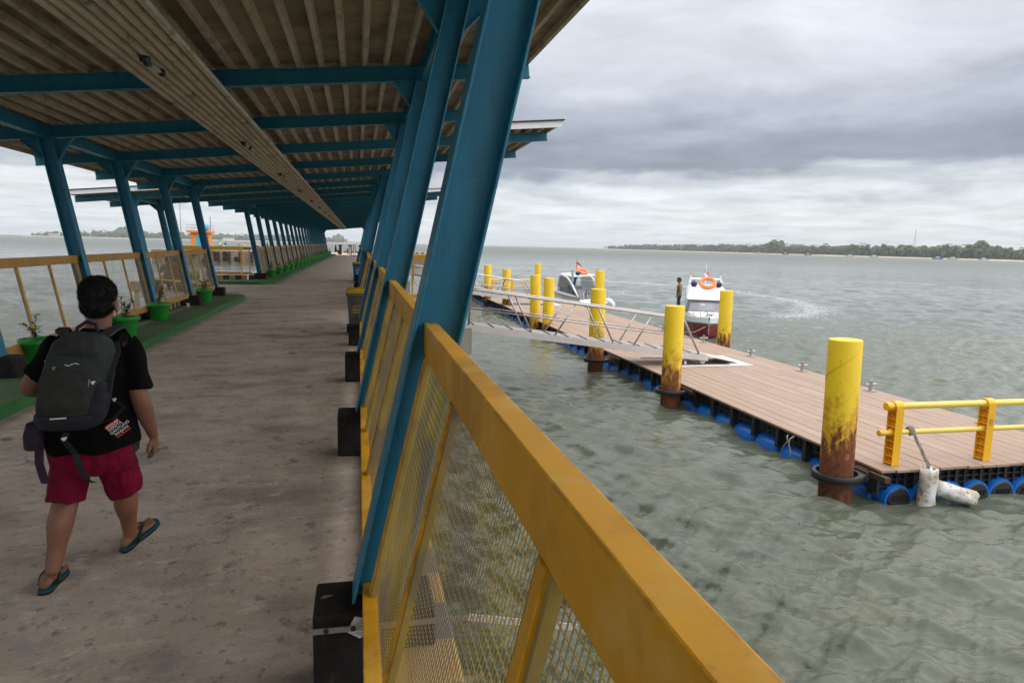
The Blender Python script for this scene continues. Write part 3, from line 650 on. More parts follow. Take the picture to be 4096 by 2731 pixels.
# ================================================================== FLOATING DOCK
DX0, DX1, DY0, DY1 = 8.27, 13.08, 9.12, 50.0
dock = thing('floating_dock', 'long floating dock of brown planks on blue floats among yellow piles', 'dock', (0, 0, 0))
npl = 17; pw = (DX1 - DX0) / npl
pbase = {}
def plank_mesh(ln, m):
    key = (round(ln, 2), m.name)
    if key not in pbase:
        o = MB().bbox((-pw / 2 + .006, 0, -.045), (pw / 2 - .006, ln - .008, 0)).build('plank', m, dock, bevel=.004, seg=1); pbase[key] = [o, True]
    return pbase[key]
def put_plank(x, y, ln, m):
    b = plank_mesh(ln, m)
    if b[1]: o = b[0]; b[1] = False
    else: o = b[0].copy(); COL.objects.link(o)
    o.parent = dock; o.location = (x, y, ZD + rnd.uniform(-.003, .003)); o.rotation_euler = (0, 0, rnd.uniform(-.0004, .0004))
for i in range(npl):
    x = DX0 + pw * (i + .5); y = DY0 + rnd.choice((0, .012, -.012)); st = [1.6, 3.2, 2.4][i % 3]
    cuts = [y, y + st]
    while cuts[-1] < DY1 - 2.5: cuts.append(cuts[-1] + (3.2 if cuts[-1] < 31 else 6.4))
    cuts[-1] = DY1
    for a, b in zip(cuts[:-1], cuts[1:]): put_plank(x, a, b - a, plank_ms[(i * 7 + int(a * 3)) % 3 if rnd.random() < .22 else 0])
# dark frame under the planks: solid core and lattice on the two visible sides
MB().bbox((DX0 + .30, DY0 + .16, -2.02), (DX1 - .16, DY1 - .1, ZD - .05)).build('dock_frame', plasticbk, dock)
mb = MB()
for i in range(int((DX1 - DX0) / .17)):
    x = DX0 + .05 + i * .17; wide = .05 if i % 3 == 0 else .018
    mb.bbox((x - wide / 2, DY0 + .10, ZD - .42), (x + wide / 2, DY0 + .155, ZD - .05))
for z in (-.09, -.20, -.31): mb.bbox((DX0 + .03, DY0 + .115, ZD + z - .012), (DX1 - .03, DY0 + .15, ZD + z + .012))
y = DY0 + .2
while y < DY1:
    mb.bbox((DX0 + .02, y, ZD - .46), (DX0 + .155, y + .10, ZD - .05)); mb.bbox((DX1 - .155, y, ZD - .40), (DX1 - .02, y + .10, ZD - .05))
    for q in range(1, 4): mb.bbox((DX0 + .11, y + .1 + q * .19, ZD - .30), (DX0 + .15, y + .13 + q * .19, ZD - .05))
    y += .88
for z in (-.12, -.22): mb.bbox((DX0 + .10, DY0 + .2, ZD + z - .012), (DX0 + .14, DY1, ZD + z + .012))
tag(mb.build('side_lattice', plasticbk, dock), kind='stuff')
# floats: blue barrels lying along the dock, black ribbed caps at the front row
ft = MB().lathe([(.17, 0), (.235, .03), (.262, .10), (.268, .20), (.268, .62), (.262, .72), (.235, .79), (.17, .82)], 20, (0, 0, 0), 'y').build('float', floatblue, dock, smooth=True, autosmooth=50)
ft.location = (DX0 + .31, DY0 + .32, -2.18); yy = DY0 + .32 + .88
while yy < DY1 - .9:
    o = ft.copy(); COL.objects.link(o); o.parent = dock; o.location = (DX0 + .31, yy, -2.18); yy += .88
capm = None
for i in range(9):
    x = DX0 + .40 + i * .522
    o = MB().lathe([(.262, 0), (.268, .015), (.268, .16), (.25, .9)], 22, (x, DY0 + .03, -2.10), 'y').build('float', floatblue, dock, smooth=True, autosmooth=50)
    c = MB().lathe([(.215, -.02), (.232, .0), (.232, .05)], 22, (0, 0, 0), 'y')
    for q in range(5): c.bar((-.13 + q * .06, -.03, .02), (-.10 + q * .06, -.03, .10), .012, .02, up=(0, 1, 0))
    c.bbox((-.19, -.045, -.16), (.19, -.02, 0.0))
    e = c.build('float_cap', plasticbk, o); e.location = (x, DY0 + .03, -2.10)
# rusted brackets and rubber pile guides
def pile_guide(x, y):
    g = MB(); n = 36; ring = []
    for lay, (ro, z) in enumerate(((.385, -.06), (.40, -.045), (.40, .045), (.385, .06))):
        ring.append([(x + ro * math.cos(2 * math.pi * k / n) * (1.0 if math.cos(2 * math.pi * k / n) < 0 else 1.22), y + ro * .95 * math.sin(2 * math.pi * k / n), -1.72 + z) for k in range(n)])
    inn = [[(x + .325 * math.cos(2 * math.pi * k / n), y + .325 * math.sin(2 * math.pi * k / n), -1.72 + z) for k in range(n)] for z in (.06, -.06)]
    g.loft(ring + inn + [ring[0]], cap=False)
    o = g.build('pile_guide', rubber, dock, smooth=True, autosmooth=45)
    b = MB(); b.bbox((x + .44, y - .17, -1.80), (DX0 + .3, y - .13, -1.62)); b.bbox((x + .44, y + .13, -1.80), (DX0 + .3, y + .17, -1.62)); b.bbox((x + .40, y - .2, -1.79), (x + .46, y + .2, -1.63)); b.build('bracket', rust_m, o)
    b = MB(); b.bbox((DX0 - .06, y - .55, -1.71), (DX0 + .05, y + .55, -1.62)); b.build('channel', rust_m, o)
PILES = [(7.75, 9.52, .26, .55, 'nearest and thickest-looking rusty yellow pile beside the front corner of the dock'),
    (7.92, 16.15, .25, .50, 'rusty yellow pile in front of the foot of the near gangway'),
    (7.60, 21.1, .25, .60, 'yellow pile with a black rubber ring behind the near gangway'),
    (8.43, 30.0, .25, .52, 'clean-topped yellow pile with a rusty foot, right one of the close pair beyond the gangway'),
    (8.16, 31.3, .25, .59, 'chipped yellow pile with dark flakes, left one of the close pair beyond the gangway'),
    (8.75, 40.6, .25, .52, 'third yellow pile from the left among those beside the far gangway'),
    (8.31, 44.5, .25, .64, 'second yellow pile from the left with a very rusty foot'),
    (8.40, 51.4, .25, .73, 'leftmost and farthest yellow pile at the end of the dock'),
    (14.28, 54.2, .25, .53, 'distant yellow pile standing alone in the water behind the chipped pile'),
    (14.28, 24.65, .26, .36, 'bright yellow pile on the outer side of the dock next to the red-hulled boat'),
    (12.75, 35.2, .25, .71, 'yellow pile in front of the stern of the white open-backed boat')]
for i, (x, y, r_, zt, lb) in enumerate(PILES):
    t_ = thing('mooring_pile', lb, 'pile', (x, y, ZW), group='yellow mooring piles', rot=(R(rnd.uniform(-.4, .4)), R(-1.1 if i == 0 else rnd.uniform(-.5, .3)), 0))
    h = zt - ZW
    MB().lathe([(r_, -2.5), (r_, h - .02), (r_ - .006, h)], 40, (0, 0, 0)).build('shaft', pile_clean if i in (3, 4, 5, 8, 9, 10) else pile_rusty if i in (0, 6) else pile_m, t_, smooth=True, autosmooth=40)
    MB().lathe([(r_ - .008, h - .003), (r_ - .012, h + .006), (.02, h + .010), (0., h + .010)], 40, (0, 0, 0)).build('top_plate', pile_clean, t_, smooth=True, autosmooth=40)
    a0 = rnd.uniform(0, 6); path = [(math.cos(a0 + q * .2) * (r_ + .001), math.sin(a0 + q * .2) * (r_ + .001), .2 + q * .041) for q in range(int((h - .25) / .041))]
    MB().tube(path, .006, 5).build('weld_seam', pile_m, t_)
    if x < 9 and i in (0, 1, 2, 6, 7): pile_guide(x, y)
# mooring cleats along the outer edge
c0 = None
for i, y in enumerate((11.5, 14.8, 17.6, 20.35, 23.6, 27.2)):
    lb = '%s steel mooring cleat along the outer edge of the dock, counted from the near end' % ORD[i]
    if c0 is None:
        c0 = thing('mooring_cleat', lb, 'cleat', (12.82, y, ZD + .004), group='mooring cleats')
        MB().bbox((-.11, -.11, 0), (.11, .11, .015)).build('base_plate', steel, c0)
        MB().lathe([(.045, .0), (.045, .24), (.05, .25), (.05, .27), (0, .272)], 14).build('post', steel, c0, smooth=True, autosmooth=40)
        MB().tube([(-.16, 0, .17), (.16, 0, .17)], .028, 10).build('cross_pin', steel, c0, smooth=True, autosmooth=40)
    else: c = copy_tree(c0); c.location = (12.82, y, ZD + .004); c['label'] = lb
# small debris on the deck corner
def yellow_rail(label, xs, y, x0, x1, post=True):
    t_ = thing('dock_handrail', label, 'handrail', (0, y, ZD + .002), group=None)
    for x in xs:
        mb = MB(); W_ = .15
        mb.bbox((x - .072, -.10, 0), (x + .072, -.085, 1.02)); mb.bbox((x - .072, .085, 0), (x + .072, .10, 1.02)); mb.bbox((x - .008, -.0845, .002), (x + .008, .0845, .98))
        for q in range(8):
            mb.bbox((x - .066, -.0842, .02 + q * .125), (x + .066, .0842, .034 + q * .125))
            if q not in (3, 4, 7): mb.bar((x - .02, -.07, .04 + q * .125), (x - .02, .07, .135 + q * .125), .03, .012)
        mb.lathe([(.0655, -.075), (.088, -.074), (.088, .074), (.0655, .075)], 20, (x, 0, 1.0), 'x'); mb.lathe([(.05, -.09), (.062, -.089), (.062, .089), (.05, .09)], 16, (x, 0, .55), 'x')
        mb.build('post', yplastic, t_, bevel=.004)
    MB().tube([(x0, 0, 1.0), (x1, 0, 1.0)], .056, 16).build('top_rail', ypipe, t_, smooth=True, autosmooth=40)
    MB().tube([(x0 - .10, 0, .55), (x1 + .1, 0, .55)], .043, 14).build('lower_rail', ypipe, t_, smooth=True, autosmooth=40)
    for x in (x0, x1):
        MB().lathe([(.0, -.05), (.066, -.045), (.07, -.03), (.07, .06), (.058, .062)], 16, (x, 0, 1.0), 'x').build('end_cap', yplastic, t_, smooth=True, autosmooth=40)
        MB().lathe([(.0, -.04), (.05, -.035), (.053, -.03), (.053, .05), (.045, .052)], 16, (x + (-.1 if x == x0 else .1), 0, .55), 'x').build('end_cap', yplastic, t_, smooth=True, autosmooth=40)
    return t_
yr = yellow_rail('thick yellow plastic handrail along the near end of the dock', (8.68, 10.52, 12.36), 9.40, 8.52, 12.75)
lg = MB()
for q in range(7): lg.bbox((10.478 + q * .012, -.1025, .66), (10.484 + q * .012, -.1002, .745)); lg.bbox((10.478, -.1030, .66 + q * .0125), (10.556, -.1003, .666 + q * .0125))
lg.build('emblem', ochre_old, yr); text_mesh('AQUATEC', .022, 'emblem_text', ochre_old, yr, Matrix.Translation((10.517, -.101, .635)) @ Matrix.Rotation(R(90), 4, 'X'))
yellow_rail('thin-looking pale yellow handrail across the far end of the dock', (9.6, 11.1, 12.7), 49.4, 9.2, 13.0)

# broken white fender hanging on a rope, frayed rope hanging from the side
f = thing('boat_fender', 'broken dirty white foam fender hanging on a rope from the yellow handrail', 'fender', (9.02, 8.96, -1.6))
def lumpy(p0, p1, r_, seg=16, n=9, seed=0, jag=.0):
    p0, p1 = Vector(p0), Vector(p1); d = (p1 - p0).normalized(); x = d.cross(Vector((0, 1, .1))).normalized(); y = d.cross(x); rings = []
    for i in range(n):
        p = p0.lerp(p1, i / (n - 1)); ring = []
        for k in range(seg):
            a = 2 * math.pi * k / seg; nn = 1 + .16 * mnoise.noise(Vector((math.cos(a) * 1.5 + seed, math.sin(a) * 1.5, i * .45)))
            e = d * (jag * mnoise.noise(Vector((math.cos(a) * 3, math.sin(a) * 3 + seed, 9))) if i in (0, n - 1) else 0)
            ring.append(p + (x * math.cos(a) + y * math.sin(a)) * r_ * nn + e)
        rings.append(ring)
    rings.append([p1 + (q - p1) * .55 - d * .05 for q in rings[-1]])
    return MB().loft(rings)
lumpy((0, 0, -.60), (.02, 0, .10), .135, seed=1, jag=.14).build('upper_foam', foamw, f, smooth=True)
lumpy((.15, -.04, -.20), (.68, -.24, -.36), .128, seed=5, jag=.10).build('lower_foam', foamw, f, smooth=True)
mb = MB(); 
for q in range(3):
    mb.tube([(-.02 + .03 * math.sin(i * .9 + q * 2) * .6, .38 - .38 * min(1, i / 5) + .02 * math.cos(i + q * 2.1), .62 - i * .09) for i in range(8)], .012, 6)
for q in range(4): mb.tube([(-.03 + .035 * math.cos(a * .785 + q), .43 + .06 * math.cos(a * .785), .60 + q * .012 + .06 * math.sin(a * .785)) for a in range(8)], .012, 6, closed=True)
mb.build('rope', rope_m, f, smooth=True)
f = thing('rope', 'frayed grey rope looped over the blue floats on the near side of the dock', 'rope', (DX0 + .0, 11.4, ZD))
mb = MB(); mb.tube([(-.02, 0, -.06), (-.10, .02, -.12), (-.12, .0, -.22), (-.10, -.04, -.36), (-.14, -.08, -.52)], .016, 6); mb.tube([(-.06, .14, -.08), (-.12, .08, -.10), (-.13, .02, -.16), (-.12, .16, -.30), (-.13, .22, -.46)], .014, 6); mb.build('strand', rope_m, f, smooth=True)

# ================================================================== GANGWAYS
def gangway(label):
    L0, z0, z1 = 7.85, -.235, -1.25
    g = thing('gangway', label, 'gangway', (2.58, 18.86, 0), group='gangways down to the dock')
    def Z(x): return z0 + (z1 - z0) * x / L0
    Wd = 1.15
    for y in (0, Wd):
        MB().prism([(0, -.085), (.05, -.085), (.05, -.075), (.008, -.075), (.008, .075), (.05, .075), (.05, .085), (0, .085)], (0, y, Z(0) - .095), (L0, y, Z(L0) - .095), (0, 1 if y == 0 else -1, 0), (0, 0, 1)).build('side_beam', alu, g)
    n = 14
    for i in range(n):
        x0_, x1_ = L0 * i / n + .01, L0 * (i + 1) / n - .01
        MB().bar((x0_, Wd / 2, Z(x0_) - .005), (x1_, Wd / 2, Z(x1_) - .005), Wd - .14, .018).build('tread', alud, g)
        MB().bar((x0_ + .02, .12, Z(x0_) + .013), (x0_ + .02, Wd - .12, Z(x0_) + .013), .02, .018).build('tread_cleat', darkgrey, g)
    for y in (.03, Wd - .03):
        h = 1.0
        pts = [(.42, y, Z(.42)), (.47, y, Z(.47) + h * .86), (.50, y, Z(.50) + h * .95), (.56, y, Z(.56) + h * .99), (.68, y, Z(.68) + h)]
        pts += [(x, y, Z(x) + h) for x in (2, 4, 6)] + [(6.85, y, Z(6.85) + h), (6.96, y, Z(6.96) + h * .985), (7.03, y, Z(7.03) + h * .92), (7.55, y, Z(7.55) + .01)]
        MB().tube(pts, .032, 10).build('handrail', steel, g, smooth=True)
        for hh in (.46,): MB().tube([(.45, y, Z(.45) + hh), (7.29, y, Z(7.29) + hh)], .022, 8).build('mid_rail', steel, g, smooth=True)
        for xt, xb in ((1.75, 2.25), (3.55, 2.95), (4.25, 4.75), (5.95, 5.4)):
            MB().tube([(xt, y, Z(xt) + h - .02), (xb, y, Z(xb) + .01)], .025, 8).build('strut', steel, g, smooth=True)
    for y in (.10, Wd - .10):
        w_ = MB().lathe([(.02, -.025), (.09, -.024), (.095, -.015), (.095, .015), (.09, .024), (.02, .025)], 18, (7.72, y, ZD + .11), 'y').build('wheel', alu, g, smooth=True, autosmooth=40)
        MB().bar((7.72, y - .035, ZD + .11), (7.70, y - .035, Z(7.7) - .15), .05, .01, up=(1, 0, 0)).build('wheel_bracket', steel, g)
    MB().add([(7.87, .05, Z(7.85) - .02), (7.87, Wd - .05, Z(7.85) - .02), (9.0, Wd - .05, ZD + .03), (9.0, .05, ZD + .03), (7.87, .05, Z(7.85) - .045), (7.87, Wd - .05, Z(7.85) - .045), (9.0, Wd - .05, ZD + .012), (9.0, .05, ZD + .012)],
        [(0, 1, 2, 3), (7, 6, 5, 4), (0, 4, 5, 1), (1, 5, 6, 2), (2, 6, 7, 3), (3, 7, 4, 0)]).build('ramp_flap', alu, g)
    # runner frame lying on the dock
    mb = MB()
    for a, b in (((6.25, -.32), (9.2, -.26)), ((6.25, Wd + .2), (9.2, Wd + .26))): mb.bbox((a[0], a[1], ZD + .006), (b[0], b[1], ZD + .05))
    mb.bbox((8.6, -.255, ZD + .006), (9.2, Wd + .195, ZD + .03)); mb.build('runner_frame', white, g)
    return g
g1 = gangway('near steel gangway sloping from the pier to the dock in front of the moored boats')
g2 = copy_tree(g1); g2.location = (2.58, 39.2, 0); g2['label'] = 'far steel gangway sloping to the dock, seen behind the near one beside the leftmost piles'
cup = thing('plastic_cup', 'small clear plastic cup with brown drink standing under the near gangway', 'cup', (9.72, 18.95, ZD + .003))
MB().lathe([(.03, 0), (.035, .004), (.045, .11), (.043, .11), (.033, .008), (0, .008)], 14).build('cup_wall', whitecloth, cup, smooth=True); MB().lathe([(.031, .004), (.036, .03), (0, .031)], 12).build('drink', rust_m, cup)

# ================================================================== BOATS
def hull_sections(secs, mi_split=None):
    """secs: list of (y, [(x, z) half profile keel->gunwale]); returns rings mirrored"""
    rings = []
    for y, prof in secs:
        rings.append([(-x, y, z) for x, z in reversed(prof)] + [(x, y, z) for x, z in prof[1:]])
    return rings
def hull_shell(mb, secs, rows, cap_last=True):
    """strakes between profile rows; rows: list of (i0, i1, material index)"""
    for i0, i1, mi in rows:
        for sgn in (1, -1):
            V = []; F = []
            for y, prof in secs:
                for q in range(i0, i1 + 1): V.append((sgn * prof[q][0], y, prof[q][1]))
            n = i1 - i0 + 1
            for a in range(len(secs) - 1):
                for q in range(n - 1): F.append((a * n + q, a * n + q + 1, (a + 1) * n + q + 1, (a + 1) * n + q))
            mb.add(V, F, mi)
def quad_panel(pts, th=.03):
    """a thick panel from a planar loop of points"""
    P = [Vector(p) for p in pts]; nrm = (P[1] - P[0]).cross(P[2] - P[0]).normalized() * th; n = len(P)
    return P + [p + nrm for p in P], [tuple(range(n)), tuple(range(2 * n - 1, n - 1, -1))] + [(i, n + i, n + (i + 1) % n, (i + 1) % n) for i in range(n)]
def lifering(r=.52, t_=.13):
    return [((r) * math.cos(a), 0, r * math.sin(a)) for a in [2 * math.pi * k / 28 for k in range(28)]]
def flag_mesh(red_first=True):
    mb = MB(); nx, nz_ = 8, 6
    V = [(i * .055, .035 * math.sin(i * .9), -.12 * (i / nx) ** 1.3 + .30 * (j / nz_ - 1) * (1 - .25 * i / nx)) for j in range(nz_ + 1) for i in range(nx + 1)]
    F = [(j * (nx + 1) + i, j * (nx + 1) + i + 1, (j + 1) * (nx + 1) + i + 1, (j + 1) * (nx + 1) + i) for j in range(nz_) for i in range(nx)]
    mb.add(V, F); mb.m = [0 if f_[0] // (nx + 1) >= nz_ // 2 else 1 for f_ in F]; return mb
# boat one: closed white cabin, red hull; bow towards -Y in its own frame, origin on the waterline under the bow
b1_ = thing('speedboat', 'white cabin speedboat with a red hull and green stripe, its bow towards the dock', 'boat', (15.62, 28.35, ZW), rz=R(-25)); b1_.scale = (1.09, 1, 1)
secs = [(0.0, [(0.0, .12), (.02, .30), (.03, .66), (.03, .72), (.04, .98)]), (.35, [(0, -.05), (.22, .12), (.40, .66), (.41, .72), (.43, .96)]), (.9, [(0, -.2), (.48, .02), (.70, .62), (.71, .68), (.73, .93)]),
    (1.8, [(0, -.28), (.78, -.08), (.93, .58), (.94, .64), (.96, .90)]), (3.2, [(0, -.3), (.90, -.12), (1.02, .56), (1.03, .62), (1.05, .88)]), (6.6, [(0, -.3), (.90, -.14), (1.0, .55), (1.01, .61), (1.03, .86)])]
mb = MB(); hull_shell(mb, secs, [(0, 2, 0), (2, 3, 1), (3, 4, 2)])
last = secs[-1][1]; mb.add([(x, 6.6, z) for x, z in last] + [(-x, 6.6, z) for x, z in reversed(last[1:])], [tuple(range(9))], 2)
mb.build('hull', [redhull, greenstripe, whitegel], b1_, smooth=True, autosmooth=35)
mb = MB(); dk = [[(-s_[1][4][0] * .96, s_[0] + .02, s_[1][4][1] - .10), (-s_[1][4][0] * .5, s_[0] + .02, s_[1][4][1] + .03), (0, s_[0] + .02, s_[1][4][1] + .07), (s_[1][4][0] * .5, s_[0] + .02, s_[1][4][1] + .03), (s_[1][4][0] * .96, s_[0] + .02, s_[1][4][1] - .10)] for s_ in secs[:4]]
for a, b in zip(dk[:-1], dk[1:]): mb.add(a + b, [(i, i + 1, 6 + i, 5 + i) for i in range(4)])
mb.build('foredeck', whitegel, b1_, smooth=True)
# cabin: white trunk, raked dark screen frame with a clear pane, thick roof
def ring_rect(y, hw, z0, z1): return [(-hw, y, z0), (hw, y, z0), (hw * .93, y, z1), (-hw * .93, y, z1)]
MB().loft([[(-.52, .95, .80), (.52, .95, .80), (.40, .98, .98), (-.40, .98, .98)], [(-.9, 1.75, .75), (.9, 1.75, .75), (.86, 1.82, 1.10), (-.86, 1.82, 1.10)], [(-.95, 2.1, .75), (.95, 2.1, .75), (.93, 2.1, 1.16), (-.93, 2.1, 1.16)]]).build('cabin_trunk', whitegel, b1_, bevel=.04, smooth=True, autosmooth=40)
scr = [(-.95, 1.84, 1.08), (.95, 1.84, 1.08), (.84, 2.22, 1.66), (-.84, 2.22, 1.66)]
def lerp3(a, b, t_): return tuple(a[i] + (b[i] - a[i]) * t_ for i in range(3))
def inset(q, fx, fb, ft_):
    bl, br, tr, tl = q; P = lambda u, v: lerp3(lerp3(bl, br, u), lerp3(tl, tr, u), v)
    return [P(fx, fb), P(1 - fx, fb), P(1 - fx, 1 - ft_), P(fx, 1 - ft_)]
ins = inset(scr, .08, .06, .22); mb = MB()
for i in range(4):
    j = (i + 1) % 4; v, f_ = quad_panel([scr[i], scr[j], ins[j], ins[i]], .035); mb.add(v, f_)
mb.build('screen_frame', darkgrey, b1_); v, f_ = quad_panel([(p[0], p[1] + .012, p[2]) for p in ins], .008); wsn = MB().add(v, f_).build('windscreen', glass_l, b1_)
nrm = (Vector(scr[1]) - Vector(scr[0])).cross(Vector(scr[3]) - Vector(scr[0])).normalized()
mwt = Matrix.Translation(Vector(lerp3(ins[0], ins[2], .42)) + Vector((-.05, -.02, .10))) @ Matrix.Rotation(R(55), 4, 'X')
text_mesh('200', .13, 'number', white, wsn, mwt)
MB().loft([[(-.90, 2.10, 1.62), (.90, 2.10, 1.62), (.84, 2.12, 1.70), (-.84, 2.12, 1.70)], [(-.93, 2.5, 1.70), (.93, 2.5, 1.70), (.82, 2.5, 1.88), (-.82, 2.5, 1.88)], [(-.92, 3.6, 1.98), (.92, 3.6, 1.98), (.78, 3.6, 2.18), (-.78, 3.6, 2.18)], [(-.86, 4.9, 2.10), (.86, 4.9, 2.10), (.72, 4.9, 2.30), (-.72, 4.9, 2.30)], [(-.84, 5.2, 2.12), (.84, 5.2, 2.12), (.72, 5.15, 2.24), (-.72, 5.15, 2.24)]]).build('roof', whitegel, b1_, bevel=.05, smooth=True, autosmooth=50)
for s_ in (1, -1):
    v, f_ = quad_panel([(s_ * .95, 2.1, .85), (s_ * .96, 5.2, .85), (s_ * .95, 5.2, 1.25), (s_ * .94, 2.1, 1.1)], .02); MB().add(v, f_).build('cabin_side', whitegel, b1_)
    v, f_ = quad_panel([(s_ * .935, 2.15, 1.105), (s_ * .94, 5.0, 1.255), (s_ * .85, 4.9, 2.12), (s_ * .86, 2.4, 1.70)], .012); MB().add(v, f_).build('side_window', glass_t, b1_)
    MB().tube([(s_ * .70, 4.7, 2.33), (s_ * .70, 4.7, 2.78)], .03, 8).build('post', white, b1_)
    MB().tube([(s_ * .70, 4.7, 2.781), (s_ * .70, 4.7, 2.86)], .031, 8).build('post_cap', orange, b1_)
    MB().tube([(s_ * .74, 2.75, 1.92), (s_ * .82, 2.9, 2.1), (s_ * .82, 3.1, 2.14)], .015, 6).build('grab_rail', steel, b1_)
    pr = [(s_ * x, y, z) for x, y, z in ((.06, .12, 1.0), (.10, .2, 1.22), (.36, .55, 1.24), (.62, 1.0, 1.26), (.80, 1.6, 1.24), (.86, 1.9, 1.0))]
    MB().tube(pr, .016, 7).build('pulpit_rail', steel, b1_, smooth=True)
    for x, y in ((.34, .55), (.60, 1.0)): MB().tube([(s_ * x, y, .9), (s_ * x, y, 1.25)], .013, 6).build('rail_post', steel, b1_)
v, f_ = quad_panel([(-.78, 4.5, 2.34), (.78, 4.5, 2.34), (.70, 4.78, 2.62), (-.70, 4.78, 2.62)], .03)
mb = MB(); mb.tube([(-.78, 4.5, 2.30), (-.70, 4.78, 2.56), (.70, 4.78, 2.56), (.78, 4.5, 2.30)], .045, 8); mb.build('roof_arch', whitegel, b1_, smooth=True)
mb = MB().bbox((-.35, 2.0, 1.0), (-.05, 2.3, 1.15)); mb.bbox((.35, 2.9, .9), (.8, 3.1, 1.5)); mb.bbox((-.75, 2.9, .9), (-.3, 3.1, 1.5)); mb.build('seats', darkgrey, b1_, bevel=.04)
mb = MB(); mb.tube([(-.42 + .17 * math.cos(a * .4), 2.15, 1.20 + .10 * math.sin(a * .4)) for a in range(16)], .014, 6, closed=True); mb.build('steering_wheel', greyint, b1_, smooth=True)
MB().tube([(0, 4.5, 2.33), (0, 4.5, 3.35)], .018, 8).build('flag_pole', white, b1_)
fl = flag_mesh().build('flag', [red, whitecloth], b1_, smooth=True); fl.location = (0, 4.5, 3.08); fl.rotation_euler = (0, R(38), R(60))
rg = thing('life_ring', 'big orange life ring lying tilted on the roof of the red-hulled boat', 'life ring', (0, 0, 0))
mwb = Matrix.Translation((15.62, 28.35, ZW)) @ Matrix.Rotation(R(-25), 4, 'Z')
rg.matrix_world = mwb @ Matrix.Translation((.06, 3.6, 2.40)) @ Matrix.Rotation(R(-55), 4, 'X') @ Matrix.Scale(.82, 4)
MB().tube(lifering(.44), .105, 14, closed=True).build('foam_ring', orange, rg, smooth=True)
mb = MB()
for k in range(4):
    a = k * math.pi / 2 + .4; mb.lathe([(.10, -.03), (.109, -.028), (.109, .028), (.10, .03)], 12, (.44 * math.cos(a), 0, .44 * math.sin(a)), 'x')
mb.build('band', orange, rg)
for x, lb in ((-.60, 'round dark blue buoy left of the life ring on the red-hulled boat roof'), (.62, 'round dark blue buoy right of the life ring on the red-hulled boat roof')):
    t_ = thing('buoy', lb, 'buoy'); t_.matrix_world = mwb @ Matrix.Translation((x, 3.8, 2.33)); MB().ell((0, 0, 0), (.16, .16, .15)).build('ball', navy, t_, smooth=True); MB().lathe([(.03, .14), (.03, .19), (0, .19)], 8).build('eye', navy, t_)
an = thing('anchor', 'small rusty anchor lying on the bow of the red-hulled boat', 'anchor'); an.matrix_world = mwb @ Matrix.Translation((.02, .32, 1.06))
MB().tube([(-.16, .05, .16), (.02, 0, .01), (.12, -.03, -.02)], .018, 6).build('shank', rust_m, an); MB().bar((-.22, .0, .0), (.0, .02, .02), .10, .02).build('fluke', rust_m, an); MB().bar((.02, .03, .02), (.24, .0, .07), .10, .03).build('fluke', stem_m, an)
rp_ = thing('mooring_rope', 'thin mooring rope from the red-hulled boat to a dock cleat', 'rope')
MB().tube([(15.35, 28.15, -1.5), (14.5, 27.6, -1.68), (13.4, 27.2, -1.62), (12.85, 27.2, -1.4)], .014, 6).build('strand', rope_m, rp_, smooth=True)

# boat two: open-backed white boat seen from astern, hard top on pillars
b2_ = thing('speedboat', 'white open-backed speedboat with a hard top, seen from astern behind the dock', 'boat', (15.72, 44.6, ZW), rz=R(11), rot=None)
b2_.rotation_euler = (0, R(-3), R(11))
secs = [(5.6, [(0, .35), (.03, .6), (.05, .95), (.06, 1.05)]), (5.0, [(0, .0), (.35, .35), (.55, .85), (.57, .96)]), (4.0, [(0, -.2), (.7, .1), (.88, .72), (.90, .84)]), (2.5, [(0, -.3), (.9, -.05), (1.02, .62), (1.04, .74)]), (0, [(0, -.3), (.92, -.1), (1.04, .55), (1.06, .66)])]
mb = MB(); hull_shell(mb, secs, [(0, 2, 0), (2, 3, 1)]); last = secs[-1][1]
mb.add([(x, 0, z) for x, z in last[:3]] + [(-x, 0, z) for x, z in reversed(last[1:3])], [(0, 1, 2, 3, 4)], 0); mb.build('hull', [whitegel, greyint], b2_, smooth=True, autosmooth=35)
MB().bbox((-.95, .05, .28), (.95, 4.0, .34)).build('cockpit_floor', whitegel, b2_)
MB().loft([[(-.9, 3.3, .7), (.9, 3.3, .7), (.8, 3.35, 1.15), (-.8, 3.35, 1.15)], [(-.75, 4.4, .75), (.75, 4.4, .75), (.6, 4.4, 1.1), (-.6, 4.4, 1.1)], [(-.3, 5.2, .85), (.3, 5.2, .85), (.2, 5.2, 1.05), (-.2, 5.2, 1.05)]]).build('foredeck', whitegel, b2_, bevel=.03)
MB().bbox((-.85, 2.9, .345), (.85, 3.29, 1.25)).build('dashboard', greyint, b2_, bevel=.03)
MB().bbox((-.15, 2.3, .345), (.75, 2.85, 1.02)).build('console', greyint, b2_, bevel=.03)
mb = MB(); mb.tube([(-.22 + .17 * math.cos(a * .4), 2.82, 1.18 + .17 * math.sin(a * .4)) for a in range(16)], .02, 6, closed=True); mb.bar((-.22, 2.82, 1.02), (-.22, 2.82, 1.34), .02, .02, up=(1, 0, 0)); mb.bar((-.39, 2.82, 1.18), (-.05, 2.82, 1.18), .02, .02); mb.build('steering_wheel', lampblack, b2_, smooth=True)
MB().bbox((-.42, 2.1, .345), (-.05, 2.2, .95)).build('seat', navy, b2_, bevel=.03)
MB().loft([[(-.92, 1.1, 2.02), (.92, 1.1, 2.02), (.88, 1.1, 2.11), (-.88, 1.1, 2.11)], [(-.92, 3.0, 2.10), (.92, 3.0, 2.10), (.85, 3.0, 2.22), (-.85, 3.0, 2.22)], [(-.75, 3.6, 1.98), (.75, 3.6, 1.98), (.7, 3.6, 2.06), (-.7, 3.6, 2.06)]]).build('hard_top', whitegel, b2_, bevel=.03)
